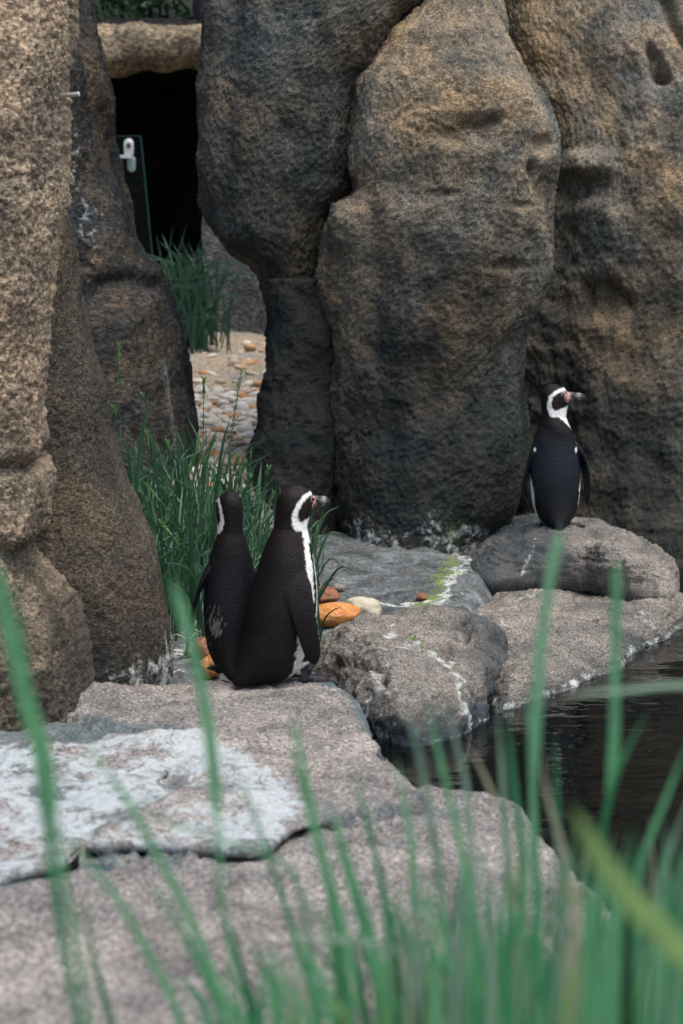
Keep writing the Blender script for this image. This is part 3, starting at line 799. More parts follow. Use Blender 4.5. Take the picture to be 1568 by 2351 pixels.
tag(door, "frameless glass door with green edge and steel handle inside the dark passage", "glass door")
def D(p): return np.array(p) - dr_b
hexa("pane", [D(dr_b + wl), D(dr_b), D(dr_b + th_), D(dr_b + wl + th_), D(dr_t + wl), D(dr_t), D(dr_t + th_), D(dr_t + wl + th_)], M_GLASS, door)
ex = np.array([0.006, 0, 0]); ez = np.array([0, 0, 0.004]); o2 = np.array([0, 0.002, 0])
hexa("edge_strip", [D(dr_b), D(dr_b + ex), D(dr_b + ex + th_), D(dr_b + th_), D(dr_t), D(dr_t + ex), D(dr_t + ex + th_), D(dr_t + th_)], M_EDGE, door)
hexa("edge_strip", [D(dr_t + wl), D(dr_t + ex), D(dr_t + ex + th_), D(dr_t + wl + th_), D(dr_t + wl + ez), D(dr_t + ex + ez), D(dr_t + ex + th_ + ez), D(dr_t + wl + th_ + ez)], M_EDGE, door)
def stadium(name, cxy, w, h, t, mat, parent, n=20, hole=False):
    """rounded plate in the xz plane, thickness along -y, bevelled rim"""
    ring = []
    for k in range(n):
        a = 2 * math.pi * k / n
        ring.append((w * math.cos(a), (h - w) * (1 if math.sin(a) >= 0 else -1) + w * math.sin(a)))
    ring = np.array(ring)
    V = []
    for s, y in ((1.0, 0), (1.0, -t * .7), (0.86, -t)):
        V += [(cxy[0] + s * x, cxy[1] + y, cxy[2] + s * z) for x, z in ring]
    V.append((cxy[0], cxy[1] - t, cxy[2]))
    q = grid_faces(3, n, True)
    i = np.arange(n); tr = np.stack([2 * n + i, 2 * n + (i + 1) % n, np.full(n, 3 * n)], 1)
    return link(name, mesh_np(name, np.array(V), q, tr), mat, parent)
hc = D(P(295, 340, YD - .01)); hc[1] = D(dr_t)[1] + 0.02
handle = stadium("handle_plate", hc, 0.032, 0.060, 0.018, M_STEEL, door)
m = NT("dark_metal"); m.b.inputs['Base Color'].default_value = (0.05, 0.055, 0.06, 1); m.b.inputs['Roughness'].default_value = 0.4
M_DMET = m.mat
lk = stadium("lock_cylinder", hc + np.array([0, -0.019, 0.018]), 0.014, 0.018, 0.008, M_DMET, handle)
l0 = hc + np.array([0.02, -0.012, -0.052])
hexa("lever", [l0 + np.array(v) for v in [(-.09, -.035, -.008), (.0, -.03, -.012), (.005, 0, -.012), (-.09, -.01, -.008), (-.09, -.035, .008), (.0, -.03, .012), (.005, 0, .012), (-.09, -.01, .008)]], M_STEEL, handle)
stadium("handle_plate", hc + np.array([0.012, 0.034, -0.095]), 0.026, 0.05, 0.012, M_STEEL, door)

# steel peg fixed in the left column
def tube(pts, rad, n=8):
    pts = [Vector(p) for p in pts]; V = []; 
    for i, p in enumerate(pts):
        d = (pts[min(i + 1, len(pts) - 1)] - pts[max(i - 1, 0)]).normalized()
        a = d.cross(Vector((0.13, 0.4, 0.9)))
        if a.length < 1e-3: a = d.cross(Vector((1, 0, 0)))
        a.normalize(); b = d.cross(a)
        r = rad[i] if hasattr(rad, '__len__') else rad
        for k in range(n):
            t = 2 * math.pi * k / n
            V.append(p + (a * math.cos(t) + b * math.sin(t)) * r)
    q = grid_faces(len(pts), n, True)
    V = [tuple(v) for v in V] + [tuple(pts[0]), tuple(pts[-1])]
    i = np.arange(n); L = len(pts) * n
    tr = np.concatenate([np.stack([(i + 1) % n, i, np.full(n, L)], 1), np.stack([L - n + i, L - n + (i + 1) % n, np.full(n, L + 1)], 1)])
    return np.array(V), q, tr
pa, pb = P(120, 222, 5.72), P(182, 216, 5.70)
v, q, t = tube([pa, pa + (pb - pa) * .97, pa + (pb - pa) * .99, pb], [.0062, .0062, .0068, .005], 12)
tag(link("steel_peg", mesh_np("steel_peg", v, q, t), M_STEEL), "short grey steel peg sticking out of the tall tan boulder column", "peg")

# ------------------------------------------------------------------ penguins
m = NT("feathers")
at = m.n("ShaderNodeAttribute", attribute_name="Col")
co = m.coord()
fe = m.vor(m.coord(scale=(1, 1, 0.5)), 260)
fn = m.noise(co, 90, 4, 0.65)
fb = m.noise(co, 14, 4, 0.6)
fac = m.math('MULTIPLY_ADD', fn, 1.5, 0.25)
colr = m.mix(1.0, at.outputs['Color'], m.n("ShaderNodeCombineColor", {0: fac, 1: fac, 2: fac}).outputs[0], 'MULTIPLY')
m.set(m.b.inputs['Base Color'], colr)
m.set(m.b.inputs['Roughness'], m.math('MULTIPLY_ADD', fb, 0.25, 0.48))
m.b.inputs['Specular IOR Level'].default_value = 0.2
m.b.inputs['Sheen Weight'].default_value = 0.0
m.set(m.b.inputs['Normal'], m.bump(m.math('ADD', fe.outputs[0], m.math('MULTIPLY', fn, 0.9)), 0.45, 0.003))
M_FEATH = m.mat
m = NT("eye"); m.b.inputs['Base Color'].default_value = (0.012, 0.008, 0.006, 1); m.b.inputs['Roughness'].default_value = 0.08
M_EYE = m.mat

BODY = np.array([  # z, front, back, half width
    (0.004, 0.010, -0.128, 0.022), (0.014, 0.035, -0.130, 0.036), (0.028, 0.055, -0.126, 0.052), (0.05, 0.074, -0.118, 0.072), (0.09, 0.088, -0.108, 0.090), (0.13, 0.096, -0.102, 0.098),
    (0.18, 0.100, -0.098, 0.103), (0.23, 0.100, -0.093, 0.104), (0.28, 0.095, -0.086, 0.100), (0.33, 0.086, -0.078, 0.093), (0.37, 0.076, -0.071, 0.084), (0.40, 0.067, -0.066, 0.074), (0.43, 0.059, -0.059, 0.061), (0.455, 0.052, -0.051, 0.051), (0.48, 0.042, -0.042, 0.040), (0.50, 0.030, -0.030, 0.028)])
HEAD = np.array([
    (0.445, 0.050, -0.050, 0.050), (0.47, 0.051, -0.049, 0.047), (0.49, 0.054, -0.049, 0.046), (0.51, 0.060, -0.050, 0.047), (0.528, 0.064, -0.051, 0.048), (0.546, 0.065, -0.051, 0.047), (0.562, 0.060, -0.048, 0.044), (0.576, 0.050, -0.041, 0.037), (0.587, 0.034, -0.030, 0.027), (0.594, 0.012, -0.014, 0.012)])

def ring_stack(tab, step, nt=64, ex=2.15):
    zs = np.arange(tab[0, 0], tab[-1, 0], step)
    f = [smooth1(np.interp(zs, tab[:, 0], tab[:, i]), 5) for i in (1, 2, 3)]
    th = np.linspace(0, 2 * math.pi, nt, endpoint=False)
    c, s = np.cos(th), np.sin(th)
    cx = np.sign(c) * np.abs(c) ** (2 / ex); sy = np.sign(s) * np.abs(s) ** (2 / ex)
    G = np.zeros((len(zs), nt, 3))
    G[:, :, 0] = np.where(c[None] > 0, f[0][:, None], -f[1][:, None]) * cx[None]
    G[:, :, 1] = f[2][:, None] * sy[None]
    G[:, :, 2] = zs[:, None]
    V = np.vstack([G.reshape(-1, 3), [[(f[0][0] + f[1][0]) / 2, 0, zs[0] - .001]], [[0, 0, zs[-1] + .002]]])
    i = np.arange(nt); j = (i + 1) % nt; L = len(zs) * nt
    tr = np.concatenate([np.stack([j, i, np.full(nt, L)], 1), np.stack([L - nt + i, L - nt + j, np.full(nt, L + 1)], 1)])
    return V, grid_faces(len(zs), nt, True), tr

def sweep(pts, ra, rb, adir, n=16):
    """tube with elliptic section: ra along adir, rb across"""
    V = []
    pts = np.array(pts, float)
    for i in range(len(pts)):
        d = pts[min(i + 1, len(pts) - 1)] - pts[max(i - 1, 0)]; d /= np.linalg.norm(d)
        a = np.array(adir, float); a -= d * (a @ d); a /= np.linalg.norm(a); b = np.cross(d, a)
        for k in range(n):
            t = 2 * math.pi * k / n
            V.append(pts[i] + a * math.cos(t) * ra[i] + b * math.sin(t) * rb[i])
    V = np.vstack([V, pts[0], pts[-1]])
    q = grid_faces(len(pts), n, True); i = np.arange(n); j = (i + 1) % n; L = len(pts) * n
    return V, q, np.concatenate([np.stack([j, i, np.full(n, L)], 1), np.stack([L - n + i, L - n + j, np.full(n, L + 1)], 1)])

def rotz(V, a, c=(0, 0)):
    ca, sa = math.cos(a), math.sin(a)
    W = V.copy(); x = V[:, 0] - c[0]; y = V[:, 1] - c[1]
    W[:, 0] = c[0] + ca * x - sa * y; W[:, 1] = c[1] + sa * x + ca * y
    return W

def twist_at(z, hy):
    return hy * sstep(0.36, 0.49, z)

def penguin(loc, yaw, head_yaw, label, scale=1.0, flip_l=None, flip_r=None, lean=(0, 0), head_pitch=0.0, tint=(0.016, 0.013, 0.013), blue=0.0, extra=None, foot_fwd=0.0, feet=((1, 0.04), (-1, 0.04)), group=None, body_sx=1.0, foot_turn=0.0, fw=1.0, flank=0.0, wsc=1.0):
    hy = math.radians(head_yaw)
    parts = []   # (V, q, t, region)
    bV, bq, bt = ring_stack(BODY, 0.005)
    bV[:, 0] *= body_sx
    tw = twist_at(bV[:, 2], hy)
    x = bV[:, 0].copy(); y = bV[:, 1].copy()
    bV[:, 0] = x * np.cos(tw) - y * np.sin(tw); bV[:, 1] = x * np.sin(tw) + y * np.cos(tw)
    parts.append((bV, bq, bt, 0))
    def hp(V):        # head pitch about the head centre, then yaw
        c = np.array([0, 0, 0.52]); ca, sa = math.cos(head_pitch), math.sin(head_pitch)
        k = sstep(0.46, 0.52, V[:, 2])
        W = V - c
        U = np.stack([W[:, 0] * ca - W[:, 2] * sa, W[:, 1], W[:, 0] * sa + W[:, 2] * ca], 1)
        return rotz((W * (1 - k[:, None]) + U * k[:, None]) + c, hy)
    hV, hq, ht = ring_stack(HEAD, 0.004)
    parts.append((hp(hV), hq, ht, 1))
    bp = [(0.045, 0, .541), (0.060, 0, .541), (0.078, 0, .541), (0.098, 0, .540), (0.114, 0, .538), (0.125, 0, .533), (0.130, 0, .526)]
    kV, kq, kt = sweep(bp, [.021, .0195, .0175, .0165, .016, .012, .005], [.017, .0145, .0125, .011, .0095, .007, .003], (0, 0, 1))
    parts.append((hp(kV), kq, kt, 2))
    # flippers: root, elbow, tip given in the body frame, y outward
    for sgn, fl in ((1, flip_l), (-1, flip_r)):
        root, mid, tip, flat = fl
        A, B, C = [np.array(p, float) * np.array([1, sgn, 1]) for p in (root, mid, tip)]
        ts = np.linspace(0, 1, 26)
        pts = [(1 - t) ** 2 * A + 2 * t * (1 - t) * B + t * t * C for t in ts]
        wd = fw * np.interp(ts, [0, .12, .3, .55, .8, .92, .97, 1], [.020, .034, .041, .035, .029, .024, .016, .005])
        tk = np.interp(ts, [0, .12, .25, .45, .9, 1], [.018, .016, .012, .0075, .006, .003])
        fV, fq, ft = sweep(pts, wd, tk, np.array(flat) * np.array([1, sgn, 1]), 20)
        parts.append((fV, fq, ft, 3))
    # feet
    for sgn, fx in feet:
        yy = 0.043 * sgn
        a0 = foot_turn + sgn * 0.12
        def F(V): return rotz(V, a0, (fx, yy))
        lV, lq, lt = sweep([(fx - .01, yy, .085), (fx, yy, .05), (fx + .004, yy, .02), (fx + .01, yy, .012)], [.032, .026, .02, .014], [.03, .024, .018, .012], (1, 0, 0))
        parts.append((F(lV), lq, lt, 4))
        for k, (da, ln) in enumerate(((0.38, .072), (0.0, .084), (-0.38, .070))):
            dx, dy = math.cos(da), math.sin(da)
            ps = [(fx - .012, yy, .014), (fx + .02 * dx, yy + .02 * dy, .014), (fx + .045 * dx, yy + .045 * dy, .012), (fx + ln * .8 * dx, yy + ln * .8 * dy, .0105), (fx + ln * dx, yy + ln * dy, .008), (fx + (ln + .014) * dx, yy + (ln + .014) * dy, .004)]
            tV, tq, tt = sweep(ps, [.012, .011, .009, .0085, .007, .002], [.016, .013, .010, .009, .007, .002], (0, 0, 1), 12)
            parts.append((F(tV), tq, tt, 4))
        wb = []
        for da in (0.38, 0.0, -0.38): wb.append((fx + .055 * math.cos(da), yy + .055 * math.sin(da)))
        wv = np.array([(fx, yy + .01, .004), (fx, yy - .01, .004), (*wb[2], .003), (*wb[1], .003), (*wb[0], .003), (fx, yy + .01, .014), (fx, yy - .01, .014), (*wb[2], .010), (*wb[1], .010), (*wb[0], .010)])
        parts.append((F(wv), np.array([[0, 1, 6, 5], [1, 2, 7, 6], [2, 3, 8, 7], [3, 4, 9, 8], [4, 0, 5, 9]]), np.array([[0, 4, 3], [0, 3, 2], [0, 2, 1], [5, 8, 9], [5, 7, 8], [5, 6, 7]]), 4))
    # one continuous skin
    VV = []; QQ = []; TT = []; RG = []; n0 = 0
    for V, q, t, rg in parts:
        VV.append(V); QQ.append(np.asarray(q) + n0); TT.append(np.asarray(t) + n0); RG += [rg] * len(V); n0 += len(V)
    VV = np.vstack(VV); RG = np.array(RG)
    tmp = bpy.data.objects.new("tmp", mesh_np("tmp", VV, np.vstack(QQ), np.vstack(TT)))
    COL.objects.link(tmp)
    rm = tmp.modifiers.new("r", 'REMESH'); rm.mode = 'VOXEL'; rm.voxel_size = 0.0026; rm.adaptivity = 0
    sm = tmp.modifiers.new("s", 'SMOOTH'); sm.factor = 0.5; sm.iterations = 9
    dg = bpy.context.evaluated_depsgraph_get()
    me = bpy.data.meshes.new_from_object(tmp.evaluated_get(dg))
    me.name = "penguin_body"
    bpy.data.objects.remove(tmp, do_unlink=True)
    n = len(me.vertices)
    co = np.zeros(n * 3, np.float32); me.vertices.foreach_get("co", co); co = co.reshape(-1, 3).astype(float)
    kd = KDTree(len(VV))
    for i, v in enumerate(VV): kd.insert(v, i)
    kd.balance()
    rg = np.array([RG[kd.find(v)[1]] for v in co])
    # ---- plumage
    tint = np.array(tint)
    Z = co[:, 2]
    tw = twist_at(Z, hy)
    fx_ = co[:, 0] * np.cos(-tw) - co[:, 1] * np.sin(-tw); fy_ = co[:, 0] * np.sin(-tw) + co[:, 1] * np.cos(-tw)
    jag = 0.07 * fbm(co * 60, 3, .7, 3) + 0.05 * fbm(co * 18, 2, .5, 4)
    phi = np.abs(np.arctan2(fy_, fx_)) + jag * 1.3
    zj = Z + 0.03 * jag
    d2 = math.radians
    phiB = np.interp(Z, [0, .05, .10, .2, .3, .36, .40, .44, .48], [d2(60), d2(72), d2(80), d2(82), d2(76), d2(72), d2(70), d2(72), d2(78)])
    phiB = phiB + math.radians(flank) * sstep(0.28, 0.16, Z)
    white = phi < phiB
    aTop, aBot = 0.422, 0.388
    arch = ((zj < aTop) & (zj > aBot) & (phi < d2(52))) | ((zj <= aTop - .01) & (phi > d2(38)) & (phi < d2(52)) & (zj > 0.07))
    white &= ~arch
    back = np.tile(tint, (n, 1)) * (1 + 0.5 * fbm(co * 9, 3, .6, 6))[:, None]
    # slate sheen towards the lower back, rusty brown on neck and hood
    k = blue * sstep(0.05, 0.28, Z) * sstep(0.42, 0.30, Z)
    back = back * (1 - k[:, None]) + np.array([0.0075, 0.0135, 0.021]) * k[:, None] * 1.1
    rust = sstep(0.38, 0.46, Z) * np.clip(0.35 + 1.4 * fbm(co * 16, 3, .6, 12), 0, 1) * (1 - blue)
    nearw = np.exp(-((phi - phiB) / 0.22) ** 2) * sstep(0.30, 0.40, Z)
    rust = np.clip(0.35 * rust + 0.8 * nearw * (1 - 0.6 * blue), 0, 1)
    back = back * (1 - rust[:, None]) + np.array([0.024, 0.010, 0.0055]) * rust[:, None]
    flk = fbm(co * 130, 2, .5, 19) > 0.62
    back[flk] = back[flk] * 2.2 + 0.01
    C = back.copy()
    wcol = np.array([0.78, 0.77, 0.74])
    C[white] = wcol
    # grubby flanks low down
    lowmix = sstep(0.06, 0.0, Z) * 0.7
    C[white] = C[white] * (1 - lowmix[white][:, None]) + np.array([0.12, 0.11, 0.10]) * lowmix[white][:, None]
    # ---- head pattern in the head frame
    H = rotz(co, -hy)
    c = np.array([0, 0, 0.52]); W = H - c; ca, sa = math.cos(-head_pitch), math.sin(-head_pitch)
    kk = sstep(0.46, 0.52, H[:, 2])[:, None]
    U = np.stack([W[:, 0] * ca - W[:, 2] * sa, W[:, 1], W[:, 0] * sa + W[:, 2] * ca], 1)
    H = W * (1 - kk) + U * kk + c
    hx, hh, hz = H[:, 0], np.abs(H[:, 1]), H[:, 2]
    top = (hz > 0.462)
    band = [(0.052, .574, .0050), (0.030, .570, .0060), (0.011, .562, .0065), (-.008, .546, .0070), (-.018, .522, .0080), (-.018, .498, .0095), (-.006, .478, .013), (.014, .464, .018)]
    bd = np.full(n, 9.0)
    jj = 0.0035 * fbm(co * 110, 2, .6, 8)
    for (x0, z0, w0), (x1, z1, w1) in zip(band[:-1], band[1:]):
        a = np.array([x0, z0]); b = np.array([x1 - x0, z1 - z0])
        q = np.stack([hx, hz], 1) - a
        t = np.clip((q @ b) / (b @ b), 0, 1)
        bd = np.minimum(bd, np.linalg.norm(q - t[:, None] * b, axis=1) - (w0 + (w1 - w0) * t))
    hb = (bd + jj) < 0
    throat = (hz < 0.492 + 0.35 * (hx - 0.02) + jj) & (hx > -0.004 + (0.478 - hz) * .35)
    hw = (hb | (throat & (phi < phiB))) & top & (hh > 0.004)
    mask = top & (rg != 2)
    hood = back.copy()
    C[mask] = hood[mask]
    C[mask & hw] = wcol * 1.04
    # bare pink skin round the bill base, dark bill with pale bar
    bb = np.sqrt((hx - 0.066) ** 2 + ((hz - 0.545) * 0.9) ** 2 + (hh * .35) ** 2)
    pn_ = fbm(co * 90, 2, .5, 28)
    pink = (bb < 0.026 + 0.010 * pn_) & top & (hx > .03) & ~((pn_ > 0.28) & (bb > .012))
    C[pink] = np.array([0.55, 0.30, 0.27])
    C[(hz > 0.562) & (hx > .035) & pink] = np.array([0.30, 0.17, 0.15])
    bk = (rg == 2) & (hx > 0.068)
    s = fbm(H * np.array([60, 60, 200.]), 3, .6, 41)
    bill = np.array([0.05, 0.055, 0.06]) + np.clip(s, -.2, 1)[:, None] * np.array([.22, .22, .22])
    bar = np.exp(-((hx - 0.106) / .007) ** 2)[:, None]
    bill = np.clip(bill * (1 - .6 * bar) + np.array([.42, .43, .42]) * .6 * bar, .012, 1)
    C[bk] = bill[bk]
    gape = bk & (np.abs(hz - (0.537 - 0.06 * (hx - .07))) < 0.0018)
    C[gape] = np.array([0.02, 0.02, 0.02])
    ye = bk & (hx < .076) & (hz < .54)
    C[ye] = np.array([0.40, 0.22, 0.06])
    # flippers dark above, pale trailing edge; feet dark with pink
    fl = rg == 3
    C[fl] = (tint * 0.95 + blue * np.array([.003, .005, .008])) * (1 + 0.5 * fbm(co * 14, 2, .5, 6))[fl][:, None]
    ft = rg == 4
    lowf = ft & (Z < .1)
    fc = np.array([0.018, 0.019, 0.023]) + np.clip(fbm(co * 45, 3, .6, 15), 0, 1)[:, None] * np.array([.12, .08, .08])
    C[lowf] = fc[lowf]
    if extra is not None: extra(co, C, rg)
    ring = (np.sqrt((hx - 0.043) ** 2 + (hz - 0.5535) ** 2) < 0.0085) & (hh > .02) & top
    C[ring] = np.array([0.34, 0.27, 0.26])
    ed = np.zeros(len(me.edges) * 2, np.int32); me.edges.foreach_get("vertices", ed); ed = ed.reshape(-1, 2)
    deg = np.bincount(ed.ravel(), minlength=n)[:, None]
    for _ in range(2):
        acc_ = np.zeros_like(C)
        np.add.at(acc_, ed[:, 0], C[ed[:, 1]]); np.add.at(acc_, ed[:, 1], C[ed[:, 0]])
        C = 0.5 * C + 0.5 * acc_ / np.maximum(deg, 1)
    color_attr(me, "Col", np.clip(C, 0.0025, 0.85))
    me.materials.clear()
    me.polygons.foreach_set("use_smooth", [True] * len(me.polygons))
    # lean the upper body
    kz = (co[:, 2] / 0.5) ** 1.3
    co2 = co.copy(); co2[:, 0] += lean[0] * kz; co2[:, 1] += lean[1] * kz
    me.vertices.foreach_set("co", co2.astype(np.float32).ravel()); me.update()
    root = empty("penguin", tuple(loc)); root.rotation_euler = (0, 0, math.radians(yaw)); root.scale = (scale * (0.5 + 0.5 * wsc), scale * wsc, scale)
    tag(root, label, "penguin", group)
    link("body", me, M_FEATH, root)
    for sgn in (1, -1):
        e = hp(np.array([[0.043, 0.0395 * sgn, 0.5535]]))[0]
        kz = (e[2] / 0.5) ** 1.3; e[0] += lean[0] * kz; e[1] += lean[1] * kz
        nseg = 10
        tab = [(math.sin(a), math.cos(a)) for a in np.linspace(0.05, math.pi - .05, 8)]
        V = np.array([(e[0] + .0052 * s * math.cos(t), e[1] + .0052 * s * math.sin(t), e[2] + .0052 * c) for s, c in tab for t in np.linspace(0, 2 * math.pi, nseg, endpoint=False)])
        i = np.arange(nseg)
        link("eye", mesh_np("eye", V, grid_faces(8, nseg, True), np.concatenate([np.stack([i[2:], i[1:-1], 0 * i[2:]], 1), np.stack([70 + 0 * i[2:], 70 + i[1:-1], 70 + i[2:]], 1)])), M_EYE, root)
    return root

tK, tH = bvh(front_slab), bvh(perch)
p1 = P(632, 1566, 5.90)
def ex1(co, C, rg):
    pass
pz = drop(tK, p1[0], p1[1])
penguin((p1[0], p1[1], pz - 0.004), 26, 9, "brown-black penguin in near profile, bill pointing at the rounded boulder, flipper hanging forward", scale=1.0, lean=(0.055, 0.0),
        flip_l=((-0.005, .060, .365), (0.0, .125, .28), (-.01, .125, .12), (1, 0.1, 0.1)), flip_r=((-0.005, .058, .355), (-0.005, .135, .28), (0.070, .125, .072), (1, 0.25, 0.15)),
        feet=((1, 0.062), (-1, 0.072)), tint=(0.0066, 0.0048, 0.0050), blue=0.05, foot_turn=-0.25, fw=1.05, body_sx=1.07)
p2 = P(531, 1560, 6.03)
def ex2(co, C, rg):
    r = ((co[:, 1] - 0.066) / .02) ** 2 + ((co[:, 2] - .175) / .035) ** 2
    kk = (r < 4) & (np.exp(-r) + 1.1 * fbm((co + np.array([0, 0.4, 0]) * co[:, 2:3]) * np.array([90, 90, 22.]), 3, .6, 2) > 0.5) & (co[:, 0] < 0) & (rg == 0)
    C[kk] = np.array([0.13, 0.115, 0.10])
pz = drop(tK, p1[0] - 0.03, p1[1])
penguin((p2[0], p2[1], pz - 0.006), 98, 21, "black penguin seen from behind, head turned to the grass, overlapped by its companion", scale=0.96,
        flip_l=((-0.01, .060, .37), (-0.02, .150, .28), (-0.03, .172, .075), (1, -0.35, 0.1)), flip_r=((-0.01, .06, .37), (0.0, .12, .26), (0.0, .118, .11), (1, -0.3, 0.1)),
        tint=(0.0042, 0.0038, 0.0045), blue=0.3, extra=ex2, fw=.8, wsc=.84)
p3 = P(1275, 1203, 8.36)
def ex3(co, C, rg):
    for yy, zz, sy, sz in ((0.084, .33, .004, .009), (-0.083, .33, .006, .012)):
        r = ((co[:, 1] - yy) / sy) ** 2 + ((co[:, 2] - zz) / sz) ** 2
        C[(r + 0.9 * fbm(co * 120, 2, .6, 5) < .8) & (co[:, 0] < .0)] = np.array([.75, .75, .74])
pz = drop(tH, p3[0], p3[1])
penguin((p3[0], p3[1], (pz if pz else zH) - 0.006), 92, -96, "lone slate-black penguin seen from behind on a rock, head turned sideways showing white loop", scale=1.025,
        flip_l=((-0.005, .060, .37), (-0.01, .125, .27), (0.0, .138, .095), (1, -0.25, 0.1)), flip_r=((-0.005, .060, .37), (-0.01, .145, .28), (0.01, .132, .10), (1, -0.55, 0.1)),
        lean=(0.015, 0.012), tint=(0.0050, 0.0050, 0.0062), blue=0.7, extra=ex3, feet=((1, 0.03), (-1, 0.03)), foot_turn=-1.15, head_pitch=0.04, fw=.8, flank=34)

# ------------------------------------------------------------------ stones
def stone_mesh(name, seed, flat=0.7, lev=3, rough=0.12):
    import bmesh
    bm = bmesh.new(); bmesh.ops.create_icosphere(bm, subdivisions=lev, radius=1)
    V = np.array([v.co[:] for v in bm.verts]); F = [[v.index for v in f.verts] for f in bm.faces]; bm.free()
    V = V * (1 + rough * fbm(V * 1.1 + seed * 3.3, 3, .5, seed))[:, None]
    V[:, 2] *= flat
    me = mesh_np(name, V, None, np.array(F))
    return me
m = NT("pebble")
oi = m.n("ShaderNodeObjectInfo"); co = m.coord()
rp = m.ramp(oi.outputs['Random'], [(0.0, (0.68, 0.66, 0.61)), (0.2, (0.74, 0.66, 0.55)), (0.34, (0.55, 0.33, 0.17)), (0.44, (0.70, 0.64, 0.55)), (0.56, (0.50, 0.43, 0.35)), (0.66, (0.76, 0.73, 0.68)), (0.78, (0.55, 0.24, 0.08)), (0.84, (0.50, 0.42, 0.32)), (0.94, (0.30, 0.26, 0.25))], 'CONSTANT')
nz = m.noise(co, 2.2, 5, 0.65)
m.set(m.b.inputs['Base Color'], m.mix(m.ramp(nz, [(0.35, 0.55), (0.6, 0.0)]).outputs[0], rp.outputs[0], (0.30, 0.20, 0.12)))
m.b.inputs['Roughness'].default_value = 0.6
m.set(m.b.inputs['Normal'], m.bump(m.noise(co, 14, 4, 0.6), 0.25, 0.05))
M_PEB = m.mat
peb = [stone_mesh("stone", 40 + k, 0.45 + 0.06 * k, 2) for k in range(6)]
for pm in peb: pm.materials.append(M_PEB)
bed = empty("gravel_bed", (-0.6, 9.6, 0.5)); bed["kind"] = "structure"
bpy.context.view_layer.update()
cand = []
rr = random.Random(5)
for _ in range(5200):
    y = rr.uniform(8.75, 10.75); x = rr.uniform(-1.15, -0.2)
    s = rr.choice([.017, .021, .026, .031, .037]) * rr.uniform(.85, 1.15)
    cand.append((x, y, s))
cand.sort(key=lambda c: -c[2])
acc = []
for x, y, s in cand:
    if all((x - a) ** 2 + (y - b) ** 2 > (0.80 * (s + t)) ** 2 for a, b, t in acc): acc.append((x, y, s))
for _ in range(70):        # strays on the sandy path
    y = rr.uniform(10.8, 12.5); acc.append((rr.uniform(-1.2, -0.3), y, rr.choice([.02, .03, .04])))
def view_u(x, y): return CU + FPX * x / (y * 1.0)
vis = [a for a in acc if 428 < view_u(a[0], a[1]) < 625]
rest = [a for a in acc if not (428 < view_u(a[0], a[1]) < 625)]
vis.sort(key=lambda a: -a[2] / a[1]); rest += vis[300:]; vis = vis[:300]
for i, (x, y, s) in enumerate(vis):
    o = bpy.data.objects.new("stone", rr.choice(peb)); COL.objects.link(o)
    o.parent = bed; o.matrix_parent_inverse = bed.matrix_world.inverted()
    o.location = (x, y, float(ground_z(x, y)) + s * 0.22)
    o.scale = (s * rr.uniform(.9, 1.35), s * rr.uniform(.8, 1.1), s * rr.uniform(.8, 1.15)); o.rotation_euler = (rr.uniform(-.35, .35), rr.uniform(-.35, .35), rr.uniform(0, 6.3))
VV = []; TT = []; n0 = 0
src = [(np.array([v.co[:] for v in pm.vertices]), np.array([p.vertices[:] for p in pm.polygons])) for pm in peb]
CC = []
for x, y, s in rest:
    v, f = rr.choice(src); v = rotz(v * s, rr.uniform(0, 6.3)); VV.append(v + np.array([x, y, float(ground_z(x, y)) + s * .2])); TT.append(f + n0); n0 += len(v)
o = link("small_gravel", mesh_np("small_gravel", np.vstack(VV), None, np.vstack(TT)), M_PEB); o["kind"] = "stuff"
o.parent = bed; o.matrix_parent_inverse = bed.matrix_world.inverted()

def stone_mat(name, c1, c2, c3=None, rough=0.35, scale=3.0):
    m = NT(name); co = m.coord()
    a = m.noise(co, scale, 5, 0.65, 0.6); b = m.noise(co, scale * 4, 4, 0.6)
    base = m.mix(m.ramp(a, [(0.4, 0.0), (0.6, 1.0)]).outputs[0], c1, c2)
    if c3: base = m.mix(m.ramp(b, [(0.52, 0.0), (0.68, 0.9)]).outputs[0], base, c3)
    m.set(m.b.inputs['Base Color'], base); m.b.inputs['Roughness'].default_value = rough
    m.set(m.b.inputs['Normal'], m.bump(b, 0.35, 0.08))
    return m.mat
S_OR = stone_mat("orange_stone", (0.62, 0.25, 0.03), (0.50, 0.15, 0.02), (0.72, 0.55, 0.36))
S_CR = stone_mat("cream_stone", (0.55, 0.52, 0.42), (0.50, 0.46, 0.36), (0.60, 0.34, 0.12), 0.5)
S_RD = stone_mat("red_stone", (0.24, 0.085, 0.04), (0.36, 0.14, 0.06), (0.12, 0.05, 0.03))
S_GY = stone_mat("grey_stone", (0.28, 0.25, 0.22), (0.14, 0.12, 0.11), (0.40, 0.18, 0.08))
tG = bvh(ground)
def lone_stone(u, v, y, rx, ry, rz, mat, label, seed, rot=0.0, flat=.8):
    q = P(u, v, y)
    me = stone_mesh("stone", seed, flat, 4, 0.22); me.materials.append(mat)
    o = bpy.data.objects.new("stone", me); COL.objects.link(o)
    z = drop(tG, q[0], q[1]) 
    o.location = (q[0], q[1], (z if z is not None else 0.1) + rz * 0.72); o.scale = (rx, ry, rz); o.rotation_euler = (0, rot, seed * 0.7 % 0.6)
    return tag(o, label, "stone")
def ZY(u, v, z): return PZ(u, v, z)[1]
lone_stone(772, 1412, 7.10, .085, .055, .056, S_OR, "glossy bright orange stone with cream mottling behind the grey rock", 3)
lone_stone(836, 1400, 7.22, .070, .055, .056, S_CR, "cream and orange rounded stone wedged against the bright orange one", 5, .2)
lone_stone(742, 1372, 7.45, .06, .05, .04, S_RD, "rusty red stone half hidden behind the profile penguin's breast", 7)
